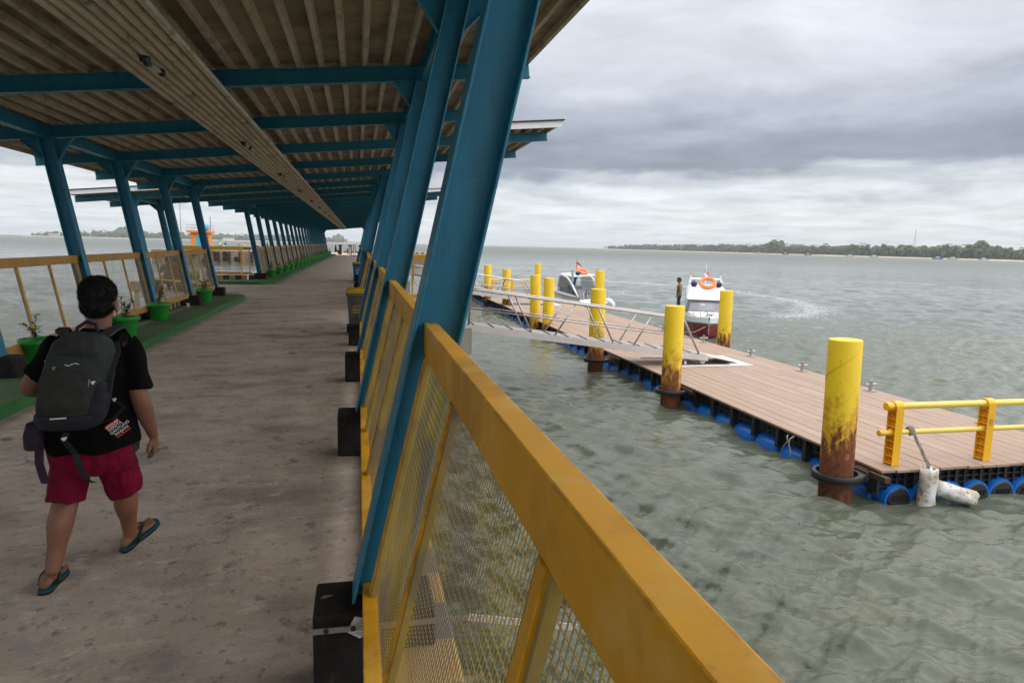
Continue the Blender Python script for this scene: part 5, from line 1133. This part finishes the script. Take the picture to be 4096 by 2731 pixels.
# ================================================================== PEOPLE
def limb(mb, pts, radii, seg=14, mi=0, sub=5, flat=False):
    """tapered limb through joints; radii are numbers or (rx, ry)"""
    P = [Vector(p) for p in pts]; Rr = [(r_, r_) if isinstance(r_, (int, float)) else r_ for r_ in radii]
    rings = []; ref = Vector((1, 0, 0)); n = len(P)
    path = []
    for i in range(n - 1):
        p0, p1, p2, p3 = P[max(i - 1, 0)], P[i], P[i + 1], P[min(i + 2, n - 1)]
        for q in range(sub):
            t_ = q / sub; a = .5 * ((2 * p1) + (p2 - p0) * t_ + (2 * p0 - 5 * p1 + 4 * p2 - p3) * t_ ** 2 + (3 * p1 - p0 - 3 * p2 + p3) * t_ ** 3)
            rr_ = [Rr[i][k] + (Rr[i + 1][k] - Rr[i][k]) * (3 * t_ * t_ - 2 * t_ ** 3) for k in (0, 1)]; path.append((a, rr_))
    path.append((P[-1], Rr[-1]))
    for i, (p, rr_) in enumerate(path):
        d = (path[min(i + 1, len(path) - 1)][0] - path[max(i - 1, 0)][0]).normalized()
        x = (ref - d * ref.dot(d)).normalized(); y = d.cross(x)
        rings.append([p + x * math.cos(2 * math.pi * k / seg) * rr_[0] + y * math.sin(2 * math.pi * k / seg) * rr_[1] for k in range(seg)])
    def capr(p, rr_, d, x, y):
        return [[p + d * math.sin(a) * min(rr_) * .8 + (x * math.cos(2 * math.pi * k / seg) * rr_[0] + y * math.sin(2 * math.pi * k / seg) * rr_[1]) * math.cos(a) for k in range(seg)] for a in (.5, 1.0, 1.35)]
    d0 = (path[0][0] - path[1][0]).normalized(); x0 = (ref - d0 * ref.dot(d0)).normalized(); d1 = (path[-1][0] - path[-2][0]).normalized(); x1 = (ref - d1 * ref.dot(d1)).normalized()
    st = capr(path[0][0], path[0][1], d0, x0, -d0.cross(x0)); en = capr(path[-1][0], path[-1][1], d1, x1, d1.cross(x1))
    mb.loft(st[::-1] + rings + ([] if flat else en), mi)
def small_person(label, loc, rz, pose, top, legs, hat=None, hairm=None, h=1.66, skirt=False, vest=False, arm=0.):
    """a person some pixels tall: one continuous body mesh; clothes and hair are children. Faces +Y in its own frame"""
    s_ = h / 1.70; t_ = thing('person', label, 'person', loc, rz=rz); t_.scale = (s_, s_, s_)
    z0 = 0.
    if pose == 'stand': hip, sh = .90, 1.38; kn = [(-.10, .04, .48), (.10, -.02, .48)]; an = [(-.11, .02, .07), (.11, -.05, .07)]; pv = Vector((0, 0, hip)); lean = 0
    elif pose == 'sit': hip, sh = .47, .98; kn = [(-.13, .42, .50), (.13, .42, .50)]; an = [(-.13, .40, .07), (.13, .44, .07)]; lean = .06
    else: hip, sh = .28, .78; kn = [(-.15, .36, .52), (.15, .34, .50)]; an = [(-.12, .16, .07), (.12, .18, .07)]; lean = .16   # squat
    hp = Vector((0, 0, hip)); ne = Vector((0, lean, sh + .06)); hd = Vector((0, lean + .03, sh + .24))
    mb = MB(); limb(mb, [hp, hp.lerp(ne, .5), ne - Vector((0, 0, .05))], [(.155, .105), (.15, .105), (.16, .10)]); limb(mb, [ne - Vector((0, 0, .08)), ne + Vector((0, .01, .10))], [.055, .05])
    mb.ell(hd, (.077, .098, .118)); mb.ell(hd + Vector((0, .10, -.01)), (.015, .02, .022), u=8, v=6)
    for q in (-1, 1): mb.ell(hd + Vector((q * .078, -.01, -.005)), (.012, .022, .032), u=8, v=6)
    hands = []
    for q in (-1, 1):
        a = Vector((q * .19, lean, sh))
        if pose == 'stand': e = a + Vector((q * (.07 + arm * .1 * (q > 0)), -.02 + arm * .12 * (q > 0), -.29)); w_ = e + Vector((-q * .0, .10 + arm * .2 * (q > 0), -.22 + arm * .2 * (q > 0)))
        else: e = a + Vector((q * .06, .06, -.27)); w_ = e + Vector((-q * .08, .24, .01))
        limb(mb, [a, e, w_], [.05, .042, .028]); d = (w_ - e).normalized(); limb(mb, [w_, w_ + d * .08], [(.03, .018), (.034, .016)])
        sd_ = d.cross(Vector((0, 0, 1)) if abs(d.z) < .9 else Vector((0, 1, 0))).normalized()
        for f_ in range(4): limb(mb, [w_ + d * .08 + sd_ * (f_ - 1.5) * .017, w_ + d * (.155 - abs(f_ - 1.3) * .012) + sd_ * (f_ - 1.5) * .02 + Vector((0, 0, -.012))], [.0085, .007], seg=6, sub=1)
        limb(mb, [w_ + d * .03 + sd_ * .028, w_ + d * .085 + sd_ * .055], [.010, .008], seg=6, sub=1)
        hj = hp + Vector((q * .085, 0, -.02)); k_ = Vector(kn[(q + 1) // 2]); a_ = Vector(an[(q + 1) // 2])
        limb(mb, [hj, k_, a_], [.085, .06, .042]); limb(mb, [a_ + Vector((0, -.03, -.03)), a_ + Vector((0, .09, -.042)), a_ + Vector((0, .18, -.05))], [.035, (.042, .026), (.042, .018)])
    remesh(mb.build('body', skin, t_, smooth=True), .016, 2)
    g = MB(); limb(g, [hp + Vector((0, 0, -.03)), hp.lerp(ne, .5), ne - Vector((0, .005, .06)), ne + Vector((0, 0, -.01))], [(.175, .125), (.172, .125), (.178, .115), (.085, .075)])
    if not vest:
        for q in (-1, 1):
            a = Vector((q * .175, lean, sh)); e = a + (Vector((q * .055, -.015, -.19)) if pose == 'stand' else Vector((q * .05, .045, -.19))); limb(g, [a, e], [.068, .062])
    remesh(g.build('shirt', top, t_, smooth=True), .02, 2)
    g = MB()
    if skirt: limb(g, [hp + Vector((0, 0, .04)), hp + Vector((0, 0, -.4)), (0, .02, .08)], [(.16, .12), (.18, .14), (.20, .17)])
    else:
        limb(g, [hp + Vector((0, 0, .05)), hp + Vector((0, 0, -.06))], [(.172, .125), (.165, .12)])
        for q in (-1, 1):
            hj = hp + Vector((q * .085, 0, -.02)); k_ = Vector(kn[(q + 1) // 2]); a_ = Vector(an[(q + 1) // 2]); limb(g, [hj, k_, k_.lerp(a_, .1 if vest else .9)], [.10, .078, .082 if vest else .06])
    remesh(g.build('skirt' if skirt else 'trousers', legs, t_, smooth=True), .02, 2)
    g = MB(); g.ell(hd + Vector((0, -.022, .035)), (.086, .098, .098))
    if hairm is darkcloth or hairm is maroon: limb(g, [hd + Vector((0, -.03, 0)), ne + Vector((0, -.02, -.02)), ne + Vector((0, -.03, -.16))], [(.088, .095), (.11, .10), (.17, .12)])
    g.build('headscarf' if hairm in (darkcloth, maroon) else 'hair', hairm or hair_m, t_, smooth=True)
    if hat is not None:
        MB().lathe([(.0, .11), (.07, .105), (.092, .06), (.095, .0), (.15, -.012), (.15, -.02), (.09, -.012), (.0, -.01)], 16, hd + Vector((0, .01, .055))).build('hat', hat, t_, smooth=True, autosmooth=50)
    return t_
m_ = small_person('man in dark brimmed hat and patterned vest standing beside the red-hulled boat', (15.02, 30.3, -1.12), R(70), 'stand', camo, darkcloth, hat=darkcloth, h=1.66, vest=True)
st = thing('wooden_stick', 'thin pale stick held by the man in the brimmed hat', 'stick', (14.82, 30.1, -1.12)); MB().tube([(0, 0, .0), (.02, .02, .78)], .016, 6).build('shaft', jetty_m, st); MB().ell((.02, .02, .79), (.022, .022, .022), u=8, v=6).build('knob', jetty_m, st)
small_person('man in a white shirt and black trousers standing on the jetty with an arm out', (-23.2, 126.2, -.02), R(160), 'stand', whitecloth, darkcloth, h=1.72, arm=1.)
small_person('person in blue with red cap sitting on the jetty beside the white-shirted man', (-22.3, 126.4, .25), R(150), 'sit', bluebin, whitecloth, hat=red)
small_person('crouching person in an orange shirt on the jetty', (-20.0, 126, -.02), R(120), 'squat', orange, darkcloth)
small_person('child in a white top and red bib standing on the jetty', (-19.15, 126.3, -.02), R(-60), 'stand', whitecloth, red, h=1.45, arm=1.)
small_person('person in black standing on the jetty between the far left columns', (-15.5, 126.2, -.02), R(-70), 'stand', darkcloth, whitecloth, h=1.6, arm=1.)
small_person('white-capped person seated on the jetty left of the person in black', (-17.1, 126.4, .1), R(180), 'squat', darkcloth, tancloth, hat=whitecloth)
small_person('person in a dark top and blue sarong standing at the far end of the pier', (.42, 118, .003), R(8), 'stand', darkcloth, bluecloth, hat=pinkcap, h=1.70, skirt=True)
small_person('person in a maroon top and grey sarong standing at the far end of the pier', (1.2, 118.2, .003), R(-25), 'stand', maroon, maroon, hat=pinkcap, h=1.6, skirt=True)
small_person('woman in a black headscarf sitting beside the last flower pots', (-3.35, 104.2, .14), R(-75), 'sit', darkcloth, darkcloth, hairm=darkcloth)
small_person('person in a dark jacket sitting at the right edge behind the blue bin', (.34, 44.5, .02), R(80), 'sit', darkcloth, darkcloth, h=1.7)
small_person('person in dark maroon sitting at the right edge in front of the far columns', (.34, 39.0, .02), R(95), 'sit', darkcloth, maroon, hairm=darkcloth, h=1.62)
small_person('person in dark clothes standing at the right edge far along the walkway', (.12, 58, .003), R(95), 'stand', darkcloth, darkcloth, h=1.68)
small_person('left one of two people leaning together on the yellow bench of the left landing', (-6.95, 27.75, -.04), R(30), 'sit', tancloth, tancloth, h=1.62)
small_person('right one of two people leaning together on the yellow bench of the left landing', (-6.50, 27.2, -.04), R(45), 'sit', maroon, darkcloth, h=1.60)
small_person('person in a pale top sitting alone at the right end of the yellow bench', (-5.35, 25.8, -.04), R(-60), 'sit', whitecloth, tancloth, h=1.62)

# ---- the walking man (seen from behind)
man = thing('person', 'man in a black tee and crimson shorts walking away along the walkway', 'person', (-1.5, 4.2, 0))
o3 = Vector((-1.5, 4.2, 0))
def W(x, y, z): return Vector((x, y, z)) - o3
mb = MB()
limb(mb, [W(-1.49, 4.2, .82), W(-1.485, 4.19, 1.0), W(-1.465, 4.19, 1.2), W(-1.45, 4.2, 1.34)], [(.185, .125), (.19, .13), (.195, .12), (.15, .085)], seg=22)
limb(mb, [W(-1.44, 4.2, 1.34), W(-1.425, 4.205, 1.42), W(-1.42, 4.215, 1.50)], [(.085, .07), (.064, .062), (.062, .064)])
hc = W(-1.42, 4.225, 1.575)
mb.ell(hc, (.078, .100, .118), u=20, v=14); mb.ell(hc + Vector((0, .03, -.06)), (.062, .072, .062), u=16, v=10)
mb.ell(hc + Vector((0, .104, -.022)), (.015, .022, .028), u=10, v=8); mb.ell(hc + Vector((0, .090, -.066)), (.026, .014, .010), u=10, v=6); mb.ell(hc + Vector((0, .088, .022)), (.055, .014, .010), u=10, v=6)
for q in (-1, 1):
    e = hc + Vector((q * .081, -.006, -.03)); mb.tube([e + Vector((q * .008, .019 * math.cos(a), .030 * math.sin(a))) for a in [2 * math.pi * k / 10 for k in range(10)]], .0075, 6, closed=True); mb.ell(e, (.007, .016, .026), u=8, v=6)
# arms
RS, RE, RW = W(-1.275, 4.19, 1.305), W(-1.222, 4.16, 1.035), W(-1.196, 4.285, .775)
LS, LE, LW = W(-1.64, 4.19, 1.305), W(-1.795, 4.215, 1.085), W(-1.66, 4.44, 1.05)
for S, E_, Wr in ((RS, RE, RW), (LS, LE, LW)):
    f1 = E_.lerp(Wr, .35)
    limb(mb, [S, S.lerp(E_, .5), E_, f1, Wr], [.060, .054, .047, .049, .029], seg=16)
def hand(mb, wrist, d, palm_n, side, curl, L_=.185):
    """palm slab, four unequal curled fingers and a thumb leaving the side of the palm near its base"""
    d = d.normalized(); n = (palm_n - d * palm_n.dot(d)).normalized(); s_ = d.cross(n) * side
    pl = L_ * .52
    limb(mb, [wrist - d * .02, wrist + d * pl * .45, wrist + d * pl], [(.027, .020), (.038, .017), (.040, .013)], seg=12) if False else None
    rings = []
    for t_, wd, th in ((-.12, .025, .020), (.1, .029, .019), (.45, .038, .017), (.8, .041, .014), (1.0, .040, .011)):
        c = wrist + d * pl * t_; rings.append([c + s_ * wd * math.cos(a) + n * th * math.sin(a) for a in [2 * math.pi * k / 14 for k in range(14)]])
    mb.loft(rings)
    for i, (off, ln_, r_) in enumerate(((.029, .072, .0088), (.0098, .081, .0090), (-.0098, .076, .0086), (-.028, .060, .0076))):
        b = wrist + d * pl * .93 + s_ * off; c = curl * (1 + .12 * i); dd = d.copy(); pts = [b - d * .02]; p = b.copy(); ang = 0
        for seg_l in (.46, .31, .25):
            ang += c; dv = (d * math.cos(ang) + n * math.sin(ang)).normalized(); pts.append(p.copy()); p = p + dv * ln_ * seg_l
        pts.append(p); limb(mb, pts, [r_ * 1.05, r_ * 1.08, r_, r_ * .95, r_ * .8], seg=8, sub=2)
    b = wrist + d * pl * .22 + s_ * .026; limb(mb, [b - s_ * .01, b + s_ * .022 + d * .022 + n * .012, b + s_ * .028 + d * .048 + n * .020, b + s_ * .024 + d * .070 + n * .026], [.013, .0118, .0105, .0085], seg=8, sub=2)
hand(mb, RW, (RW - RE) + Vector((-.01, -.02, -.07)), Vector((-1, .15, 0)), -1, .38)
hand(mb, LW, (LW - LE), Vector((.8, 0, -.6)), 1, .5)
# legs
LH, LK, LA = W(-1.585, 4.2, .80), W(-1.622, 4.15, .47), W(-1.657, 3.995, .105)
RH, RK, RA = W(-1.395, 4.21, .80), W(-1.378, 4.345, .455), W(-1.405, 4.455, .10)
for H_, K_, A_ in ((LH, LK, LA), (RH, RK, RA)):
    back = Vector((0, -.018, 0)); cf = K_.lerp(A_, .33) + back
    limb(mb, [H_, H_.lerp(K_, .5), K_, cf, K_.lerp(A_, .72), A_], [(.098, .105), .085, .066, (.066, .070), .046, (.036, .042)], seg=18)
def foot(mb, heel, fwd, up, side):
    fwd = fwd.normalized(); s_ = fwd.cross(up).normalized(); up = s_.cross(fwd)
    P = lambda f_, x, z: heel + fwd * f_ + s_ * x + up * z
    rings = []
    for f_, wd, hh in ((-.005, .018, .03), (.012, .031, .05), (.05, .034, .075), (.10, .036, .062), (.15, .044, .042), (.185, .047, .030), (.205, .044, .024)):
        rings.append([P(f_, wd * math.cos(a), max(0, hh * .5 + hh * .5 * math.sin(a))) for a in [2 * math.pi * k / 14 for k in range(14)]])
    mb.loft(rings)
    for i, (x, ln_, r_) in enumerate(((.030, .052, .0135), (.010, .045, .010), (-.006, .040, .0092), (-.021, .034, .0088), (-.035, .027, .0085))):
        limb(mb, [P(.185, x * side * .95, .014), P(.205, x * side, .014), P(.205 + ln_ * .9, x * side, .011)], [r_, r_, r_ * .85], seg=8, sub=2)
lf = (W(-1.683, 3.945, .024), Vector((-.05, 1, -.0)), Vector((0, 0, 1)))
rf = (W(-1.432, 4.415, .030), Vector((.47, .80, .33)), Vector((-.1, -.3, 1)))
foot(mb, *lf, 1); foot(mb, *rf, -1)
body = mb.build('body', skin, man, smooth=True); remesh(body, .0062, 3)
for q in (-1, 1):
    MB().ell(hc + Vector((q * .031, .088, .002)), (.012, .008, .008), u=10, v=8).build('eye', whitecloth, man, smooth=True); MB().ell(hc + Vector((q * .031, .095, .002)), (.005, .003, .005), u=8, v=6).build('iris', hair_m, man, smooth=True)
# hair: thick cap and thousands of short strands
g = MB(); g.ell(hc + Vector((0, -.018, .040)), (.089, .103, .096), u=24, v=16); g.ell(hc + Vector((0, -.045, -.022)), (.079, .074, .075), u=20, v=12)
hr = g.build('hair', hair_m, man, smooth=True); remesh(hr, .008, 3); wrinkle(hr, .004, 30, seed=3)
co = [v.co.copy() for v in hr.data.vertices]; no = [v.normal.copy() for v in hr.data.vertices]; g = MB(); rr_ = random.Random(5)
for _ in range(14000):
    i = rr_.randrange(len(co)); p, n = co[i], no[i]
    if n.y > .75 and p.z < hc.z + .05: continue
    d = (n + Vector((rr_.uniform(-.8, .8), rr_.uniform(-.8, .8), rr_.uniform(-.9, .5)))).normalized(); L_ = rr_.uniform(.008, .019); s_ = d.cross(Vector((rr_.random(), rr_.random(), .3))).normalized() * .0011
    g.add([p - s_, p + s_, p + d * L_], [(0, 1, 2)])
tag(g.build('strands', hair_m, hr), kind='stuff')
# tee
g = MB()
def ringz(cx, cy_, z, rx, ry, n=28, tx=0., ty=0.): return [W(cx + rx * math.cos(a) * (1 + .0), cy_ + ry * (abs(math.sin(a)) ** .85) * (1 if math.sin(a) > 0 else -1), z + tx * rx * math.cos(a) + ty * ry * math.sin(a)) for a in [2 * math.pi * k / n for k in range(n)]]
g.loft([ringz(-1.485, 4.2, .745, .238, .182, tx=.05), ringz(-1.485, 4.195, .82, .240, .180, tx=.02), ringz(-1.483, 4.19, .95, .228, .170), ringz(-1.475, 4.185, 1.08, .222, .162), ringz(-1.465, 4.185, 1.20, .222, .148), ringz(-1.458, 4.19, 1.29, .215, .128), ringz(-1.455, 4.195, 1.345, .175, .105, tx=-.03), ringz(-1.445, 4.20, 1.39, .11, .085, tx=-.05), ringz(-1.435, 4.205, 1.418, .076, .073), ringz(-1.433, 4.205, 1.425, .070, .068)])
for S, E_, en in ((RS, RE, .86), (LS, LE, .70)):
    a, b = S + Vector((0, 0, .0)), S.lerp(E_, en); limb(g, [a.lerp(W(-1.455, 4.19, 1.31), .25), a, a.lerp(b, .5), b], [.085, .082, .074, .073], seg=18, flat=True)
te = g.build('tee_shirt', tee, man, smooth=True); remesh(te, .008, 2); wrinkle(te, .020, 7, (1, 1, .8), 2); wrinkle(te, .009, 18, (1, 1, .5), 8)
# shorts
g = MB(); g.loft([ringz(-1.488, 4.2, .855, .18, .115), ringz(-1.488, 4.195, .80, .205, .138), ringz(-1.488, 4.19, .72, .216, .162), ringz(-1.488, 4.19, .68, .216, .165), ringz(-1.486, 4.195, .61, .198, .145)])
limb(g, [W(-1.575, 4.19, .73), W(-1.60, 4.165, .60), W(-1.614, 4.13, .455)], [(.112, .135), (.100, .122), (.094, .112)], seg=22, flat=True)
limb(g, [W(-1.405, 4.20, .73), W(-1.388, 4.26, .60), W(-1.376, 4.335, .445)], [(.112, .135), (.098, .122), (.090, .112)], seg=22, flat=True)
sh = g.build('shorts', shorts_m, man, smooth=True); remesh(sh, .007, 2); wrinkle(sh, .020, 7, (1.6, 1.6, .45), 5); wrinkle(sh, .012, 16, (1.4, 1.4, .35), 9); wrinkle(sh, .006, 34, (1, 1, .5), 3)
MB().box(W(-1.274, 4.24, .75), (.012, .09, .11), Euler((0, R(4), 0)).to_matrix()).build('side_patch', packgreen, man, bevel=.003)
# flip-flops
def flipflop(heel, fwd, up, side):
    fwd = fwd.normalized(); s_ = fwd.cross(up).normalized(); u_ = s_.cross(fwd); P = lambda f_, x, z: heel + fwd * f_ + s_ * x + u_ * z
    out = [(-.022, 0), (-.014, .026), (.02, .038), (.09, .036), (.15, .048), (.21, .052), (.255, .042), (.275, .018), (.278, 0)]; out = out + [(f_, -x) for f_, x in reversed(out[1:-1])]
    o = MB(); n = len(out); o.add([P(f_, x, -.004) for f_, x in out] + [P(f_, x, -.014) for f_, x in out], [tuple(range(n)), tuple(range(2 * n - 1, n - 1, -1))] + [(i, n + i, n + (i + 1) % n, (i + 1) % n) for i in range(n)]); so_ = o.build('flip_flop', tealrub, man, bevel=.003)
    o = MB(); o.add([P(f_, x * 1.03, -.0145) for f_, x in out] + [P(f_, x * 1.03, -.024) for f_, x in out], [tuple(range(n)), tuple(range(2 * n - 1, n - 1, -1))] + [(i, n + i, n + (i + 1) % n, (i + 1) % n) for i in range(n)]); o.build('sole', rubber, so_)
    o = MB()
    for q in (-1, 1): o.tube([P(.065, q * .046, -.004), P(.10, q * .047, .035), P(.145, q * .03, .058), P(.19, q * .008 + .018 * side, .035)], [.008, .008, .008, .006], 6)
    o.tube([P(.19, .018 * side, .035), P(.205, .019 * side, .012), P(.206, .019 * side, -.004)], .005, 6); o.build('strap', rubber, so_, smooth=True)
flipflop(*lf, 1); flipflop(*rf, -1)
# printed words on the back of the tee
pm = Matrix.Translation(W(-1.300, 4.020, .880)) @ Matrix.Rotation(R(22), 4, 'Z') @ Matrix.Rotation(R(-28), 4, 'Y') @ Matrix.Rotation(R(82), 4, 'X')
pm = Matrix.Translation(W(-1.318, 4.016, .880)) @ Euler((R(88), R(-27), R(20))).to_matrix().to_4x4()
def printed(m_, name, w_, h_, dx, dz, d=0.): 
    o = MB().box((dx, dz, d), (w_, h_, .001)).build(name, m_, man); o.matrix_local = pm; return o
# ---- backpack
bp = thing('backpack', 'grey and navy hiking backpack worn by the walking man', 'backpack', (-1.5, 4.2, 0))
def sq(c, ax, w_, d, z, n=28, p=3.2):
    """super-ellipse ring around the pack axis"""
    out = []
    for k in range(n):
        a = 2 * math.pi * k / n; ca, sa = math.cos(a), math.sin(a); r_ = (abs(ca) ** p + abs(sa) ** p) ** (-1 / p); out.append(c + Vector((w_ * r_ * ca, d * r_ * sa, 0)) + ax * z)
    return out
axp = Vector((.19, .02, 1)).normalized(); bc = W(-1.515, 3.975, .915)
g = MB(); prof = [(0, .10, .05), (.015, .135, .085), (.05, .155, .105), (.14, .163, .112), (.28, .165, .112), (.40, .155, .102), (.47, .135, .085), (.505, .105, .062), (.52, .06, .035)]
g.loft([sq(bc, axp, w_, d, z) for z, w_, d in prof]); pk = g.build('main_bag', packgreen, bp, smooth=True); remesh(pk, .008, 2); wrinkle(pk, .010, 14, seed=4)
bk = Vector((0, -1, 0))
g = MB(); g.loft([sq(bc + bk * (.085 + e) + Vector((-.02, 0, 0)), axp, w_, d, z, p=4.) for z, w_, d, e in ((.095, .085, .018, .0), (.105, .112, .034, .0), (.14, .122, .044, .004), (.22, .122, .046, .006), (.31, .118, .040, .004), (.335, .108, .028, .0), (.345, .09, .015, 0))]); fr = g.build('front_panel', packg, bp, smooth=True); remesh(fr, .007, 2); wrinkle(fr, .008, 16, seed=7)
g = MB(); g.loft([sq(bc + bk * (.055) + Vector((-.005, 0, 0)), axp, w_, d, z, p=3.) for z, w_, d in ((.375, .09, .02), (.385, .12, .045), (.42, .125, .055), (.46, .11, .05), (.49, .08, .03))]); lid_ = g.build('top_pocket', packg, bp, smooth=True); remesh(lid_, .007, 2); wrinkle(lid_, .014, 18, seed=9)
g = MB(); g.loft([sq(bc + Vector((.0, -.004, 0)), axp, w_ + .006, d + .006, z) for z, w_, d in ((-.004, .10, .05), (.012, .135, .085), (.05, .157, .107), (.092, .160, .112))]); nb = g.build('base_panel', packn, bp, smooth=True); remesh(nb, .008, 2)
g = MB(); g.loft([sq(bc + Vector((.118, -.015, 0)), axp, w_, d, z) for z, w_, d in ((.05, .03, .05), (.07, .05, .08), (.16, .056, .088), (.25, .052, .082), (.285, .03, .06))]); sp_ = g.build('side_pocket', packn, bp, smooth=True); remesh(sp_, .007, 2); wrinkle(sp_, .008, 16, seed=12)
def onpack(dx, z, e): return bc + Vector((dx, -e, 0)) + axp * z
MB().box(onpack(-.015, .085, .140), (.075, .004, .007), Euler((0, R(-3), 0)).to_matrix()).build('reflector', whitecloth, bp)
g = MB(); g.tube([onpack(-.03 + .0, .365, .118), onpack(-.012, .358, .118), onpack(.0, .366, .118), onpack(.018, .372, .118), onpack(.035, .366, .118)], .0022, 5); g.build('emblem', whitecloth, bp)
g = MB(); g.bar(onpack(.094, .215, .118), onpack(.094, .285, .118), .004, .002, up=(0, 1, 0)); g.build('emblem', greyint, bp)
for dx, z, e, m_, L_ in ((.112, .27, .115, whitecloth, .020), (-.075, .352, .128, jetty_m, .018), (-.14, .375, .06, jetty_m, .016), (-.115, .46, .03, jetty_m, .022), (.20, .155, .02, whitecloth, .018), (.01, -.035, .09, whitecloth, .026)):
    g = MB(); c = onpack(dx, z, e); g.box(c, (L_, .008, .010), Euler((0, R(-12), 0)).to_matrix()); g.box(c + Vector((0, -.003, -.007)), (L_ * .5, .006, .012)); g.build('buckle', m_, bp, bevel=.002)
MB().tube([onpack(-.045, .50, .0), onpack(-.04, .545, -.01), onpack(-.005, .575, -.015), onpack(.045, .56, -.01), onpack(.065, .515, .0)], .010, 8).build('grab_handle', packn, bp, smooth=True)
g = MB(); g.loft([[p + Vector((-.028, 0, 0)), p + Vector((.028, 0, 0)), p + Vector((.028, 0, 0)) + n, p + Vector((-.028, 0, 0)) + n] for p, n in ((onpack(.09, .49, -.02), Vector((0, 0, .012))), (W(-1.325, 4.10, 1.415), Vector((0, -.004, .014))), (W(-1.315, 4.19, 1.425), Vector((0, 0, .014))), (W(-1.315, 4.29, 1.36), Vector((0, .012, .006))), (W(-1.32, 4.335, 1.20), Vector((0, .012, 0))), (W(-1.30, 4.30, 1.02), Vector((0, .012, 0))))]); g.build('shoulder_strap', packgreen, bp, smooth=True, autosmooth=50)
g = MB(); g.loft([[p + Vector((-.028, 0, 0)), p + Vector((.028, 0, 0)), p + Vector((.028, 0, 0)) + n, p + Vector((-.028, 0, 0)) + n] for p, n in ((onpack(-.09, .49, -.02), Vector((0, 0, .012))), (W(-1.575, 4.10, 1.41), Vector((0, -.004, .014))), (W(-1.59, 4.19, 1.415), Vector((0, 0, .014))), (W(-1.60, 4.29, 1.35), Vector((0, .012, .006))), (W(-1.60, 4.335, 1.20), Vector((0, .012, 0))), (W(-1.60, 4.30, 1.02), Vector((0, .012, 0))))]); g.build('shoulder_strap', packgreen, bp, smooth=True, autosmooth=50)
def ribbon(pts, w_, th=.003):
    g = MB(); P = [Vector(p) for p in pts]; g.loft([[p + Vector((-w_, 0, 0)), p + Vector((w_, 0, 0)), p + Vector((w_, th, 0)), p + Vector((-w_, th, 0))] for p in P]); return g
ribbon([onpack(.165, .47, .02), onpack(.185, .42, .03), onpack(.175, .30, .06), onpack(.165, .2, .05)], .013).build('side_strap', packn, bp)
ribbon([onpack(.01, -.01, .07), onpack(.01, -.05, .085), W(-1.495, 3.965, .77), W(-1.475, 3.96, .70), W(-1.445, 3.965, .62), W(-1.42, 3.985, .60)], .016).build('hanging_strap', packn, bp)
ribbon([W(-1.30, 4.03, 1.04), W(-1.27, 4.05, 1.0), W(-1.31, 4.01, .95), W(-1.37, 3.99, .93)], .010).build('lower_strap', packn, bp)
pu = thing('pouch', 'small dark purple patterned pouch hanging at the left hip of the walking man', 'pouch', (-1.5, 4.2, 0))
g = MB(); g.loft([sq(W(-1.728, 4.07, .77), Vector((.06, 0, 1)).normalized(), w_, d, z) for z, w_, d in ((0, .035, .03), (.01, .05, .045), (.10, .046, .045), (.155, .036, .035), (.165, .02, .02))]); x = g.build('bag', purple, pu, smooth=True); remesh(x, .007, 2); wrinkle(x, .012, 20, seed=2)
ribbon([W(-1.70, 4.05, .78), W(-1.705, 4.05, .70), W(-1.69, 4.05, .62), W(-1.68, 4.05, .585)], .022).build('tail', purple, pu)
# print on the tee, set just off the cloth
dgz = []
bm_ = bmesh.new(); bm_.from_mesh(te.data); from mathutils.bvhtree import BVHTree
bv_ = BVHTree.FromBMesh(bm_); bm_.free()
loc_, nor_, _, _ = bv_.ray_cast(W(-1.322, 3.6, .882), Vector((0, 1, 0)))
if loc_ is not None:
    nor_ = nor_ if nor_.y < 0 else -nor_; zx = Vector((1, 0, .50)); zx = (zx - nor_ * zx.dot(nor_)).normalized(); zy = nor_.cross(zx)
    pm = Matrix(((zx.x, zy.x, nor_.x, 0), (zx.y, zy.y, nor_.y, 0), (zx.z, zy.z, nor_.z, 0), (0, 0, 0, 1))); pm.translation = loc_ + nor_ * .014
    MB().box((-.006, .036, 0), (.078, .018, .0012)).build('print_bar', red, man).matrix_local = pm
    MB().box((.012, -.046, 0), (.082, .006, .0012)).build('print_line', red, man).matrix_local = pm
    for tx_, sz, dx, dy in (('#TOLAK', .019, -.006, .0295), ('KERETA', .0225, -.002, .009), ('GANTUNG', .0225, .012, -.0125), ('RINJANI', .0225, .010, -.0340)):
        text_mesh(tx_, sz, 'print_word', whitecloth, man, pm @ Matrix.Translation((dx, dy, .0012)), .0006)

# ================================================================== HAZE over the water
hz = bpy.data.materials.new('haze'); hz.use_nodes = True; t = hz.node_tree; t.nodes.clear()
pv = N(t, 'ShaderNodeVolumePrincipled'); pv.inputs['Color'].default_value = (.86, .90, .95, 1); pv.inputs['Density'].default_value = .00016; ho = N(t, 'ShaderNodeOutputMaterial'); t.links.new(pv.outputs[0], ho.inputs['Volume'])
MB().bbox((-9200, -9200, -4.2), (9200, 9200, 62)).build('haze', hz)['kind'] = 'stuff'
